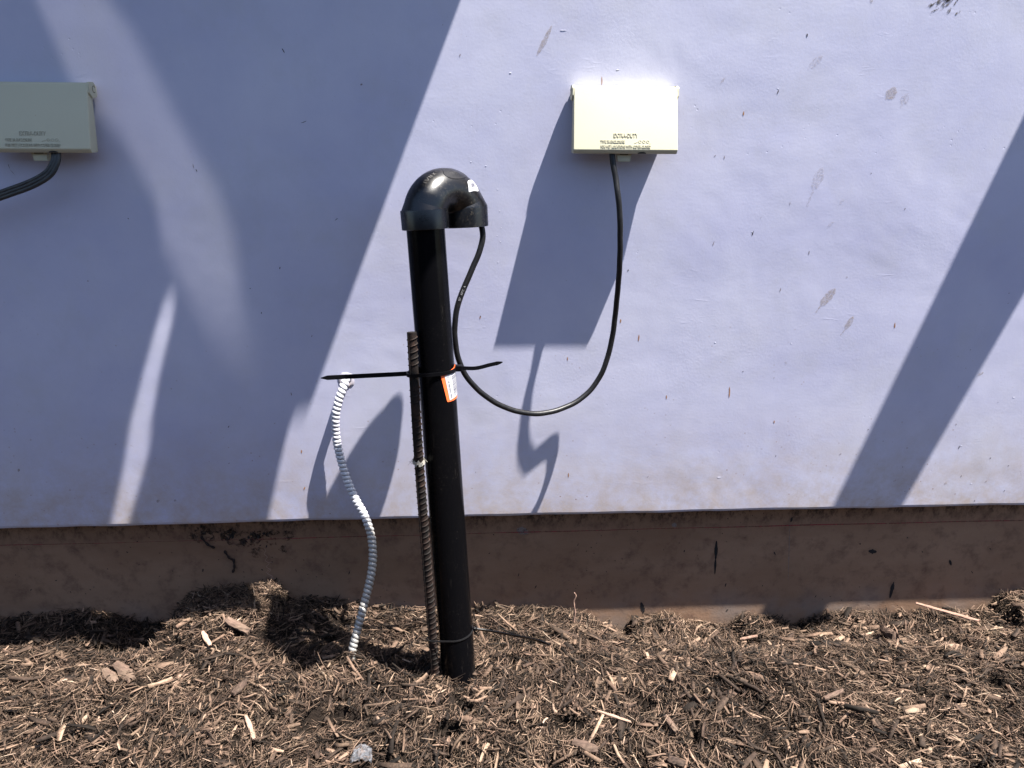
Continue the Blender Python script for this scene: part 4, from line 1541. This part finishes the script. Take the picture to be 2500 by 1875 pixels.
box_c = at(1528, 291, DW-0.045)
ub = make_box()
ub.location = (box_c.x+0.0005, DW, 0.9662)
ub['category'] = 'outlet cover'
ub['group'] = 'ivory outdoor outlet covers on the wall'
ub['label'] = 'sunlit ivory outlet cover with a black cord, right of the pipe'


def copy_tree(o, parent=None):
    c_ = o.copy()
    COL.objects.link(c_)
    if parent: c_.parent = parent
    for ch in [q for q in bpy.data.objects if q.parent == o]:
        copy_tree(ch, c_)
    return c_


lb = copy_tree(ub)
le = at(220, 366, DW-0.0575)
lb.location = (le.x-HW+0.0006, DW, 0.9625)
lb['label'] = 'shaded ivory outlet cover with grey cord, cut by left edge'

# ------------------------------------------------------------------ cords
cord = [(1494, 352, 0.040), (1494, 372, 0.0435), (1497, 400, 0.048), (1503, 435, 0.0535), (1508, 470, 0.0615), (1513, 520, 0.0665), (1514, 560, 0.068), (1514, 610, 0.0665), (1512, 660, 0.0625), (1508, 710, 0.0535),
        (1503, 760, 0.0455), (1497, 810, 0.0435), (1488, 855, 0.0445), (1474, 900, 0.0475), (1455, 935, 0.050), (1432, 962, 0.056), (1400, 985, 0.065), (1355, 1003, 0.078), (1310, 1010, 0.090), (1262, 1004, 0.101), (1215, 986, 0.110),
        (1172, 956, 0.118), (1138, 918, 0.124), (1119, 875, 0.127),
        (1111, 830, 0.128), (1111, 785, 0.127), (1119, 740, 0.124), (1135, 698, 0.119), (1153, 656, 0.113), (1169, 618, 0.108), (1178, 585, 0.104), (1177, 560, 0.102), (1170, 535, 0.100), (1160, 505, 0.098)]
cpath = resample(catmull([at(x, y, DW-d) for x, y, d in cord], 10), 0.003)
cord_o = empty('power_cord', tuple(cpath[0]))
tag(cord_o, 'round black power cord looping from right outlet cover into pipe bend', 'cord')
O = cpath[0]
V, Q = tube([p-O for p in cpath], lambda i, s, a: 0.0049+0.00012*math.sin(s*160+a), 18)
sheath = mesh_obj('cord_sheath', V, Q, CO.m, cord_o, smooth=True)
# faint print on the sheath
seg = [p for p in cpath if p.z > 0.55 and p.x < 0.06]
seg = seg[::1]
L0 = None
rows_ = [(p, to_px(p.x*1.0, p.z)) for p in seg]


def true_px(p):
    d = p-CAM
    return 1250+FPX*d.dot(RT)/d.dot(fwd), 937.5-FPX*d.dot(UP)/d.dot(fwd)


i0 = min(range(len(cpath)), key=lambda i: (true_px(cpath[i])[0]-1121)**2+(true_px(cpath[i])[1]-736)**2)
tv, tq = text_geo('SJT   60\u00b0C  A', 0.0048, 0.0)
V = []
dirsign = -1 if cpath[i0-1].z > cpath[i0].z else 1
for v in tv:
    k = v.x/0.003
    i = i0+dirsign*int(k) if dirsign < 0 else i0+int(k)
    fr_ = k-int(k)
    a, b = cpath[i], cpath[i+dirsign]
    p = a.lerp(b, fr_)
    t = (b-a).normalized()
    toc = (CAM-p); toc = (toc-t*toc.dot(t)).normalized()
    s_ = toc.cross(t)                           # tops of the letters point to the left
    yy = v.y-0.0017
    ang = yy/0.0051
    V.append(p+(toc*math.cos(ang)+s_*math.sin(ang))*0.00525-O)
mesh_obj('printed_text', V, tq, PR, sheath)

gc = [(136, 352, 0.040), (137, 372, 0.046), (135, 395, 0.052), (122, 420, 0.056), (98, 438, 0.058), (62, 455, 0.058), (20, 470, 0.056), (-30, 489, 0.05), (-90, 520, 0.045), (-170, 580, 0.04), (-250, 690, 0.035), (-300, 850, 0.035), (-330, 1050, 0.04), (-350, 1250, 0.05), (-370, 1430, 0.08), (-390, 1580, 0.12)]
gp = resample(catmull([at(x, y, DW-d) for x, y, d in gc], 10), 0.004)
Fg = frames(gp, Vector((1, 0, 0)))
lobes = []
for j in (-1, 0, 1):
    pp = []
    for i, p in enumerate(gp):
        t, n_, b_ = Fg[i]
        tw_ = min(1, i/22)
        toc = (CAM-p).normalized()
        s_ = toc.cross(t).normalized()
        wdt = s_*math.cos(0.55*(1-tw_)+0.3)+toc*math.sin(0.55*(1-tw_)+0.3)
        pp.append(p+wdt*(0.0047*j))
    lobes.append(tube(pp, 0.0036, 12))
V, Q = join(lobes)
gcord = mesh_obj('flat_cord', [v-gp[0] for v in V], Q, GC.m, smooth=True)
gcord.location = gp[0]
tag(gcord, 'flat grey three strand cord curving left under the shaded cover', 'cord')

# ------------------------------------------------------------------ added unseen board fence behind the camera, darkens reflections in the black plastic
fence = empty('added_board_fence', (0, -2.9, 0))
tag(fence, 'added unseen dark board fence opposite the wall that darkens reflections', 'added fence')
FW = Mat('added_fence_boards', 0.85, (0.06, 0.048, 0.04), spec=0.2)
FW.color(FW.mix(FW.noise(9, 5, 0.7, scale=(8, 1, 0.4)), (0.035, 0.028, 0.024), (0.085, 0.068, 0.056)))
bm = bmesh.new()
xq = -6.0
while xq < 6.0:
    box_bm(bm, (xq+0.07, random.uniform(-0.004, 0.004), 0.98), (0.136, 0.02, 2.1+random.uniform(-0.02, 0.02)))
    xq += 0.14
bm_obj('board_panel', bm, FW.m, fence)
for xq in np.arange(-6, 6.1, 2.4):
    bm = bmesh.new(); box_bm(bm, (float(xq), -0.065, 1.0), (0.09, 0.09, 2.3), 0.004)
    bm_obj('post', bm, FW.m, fence)
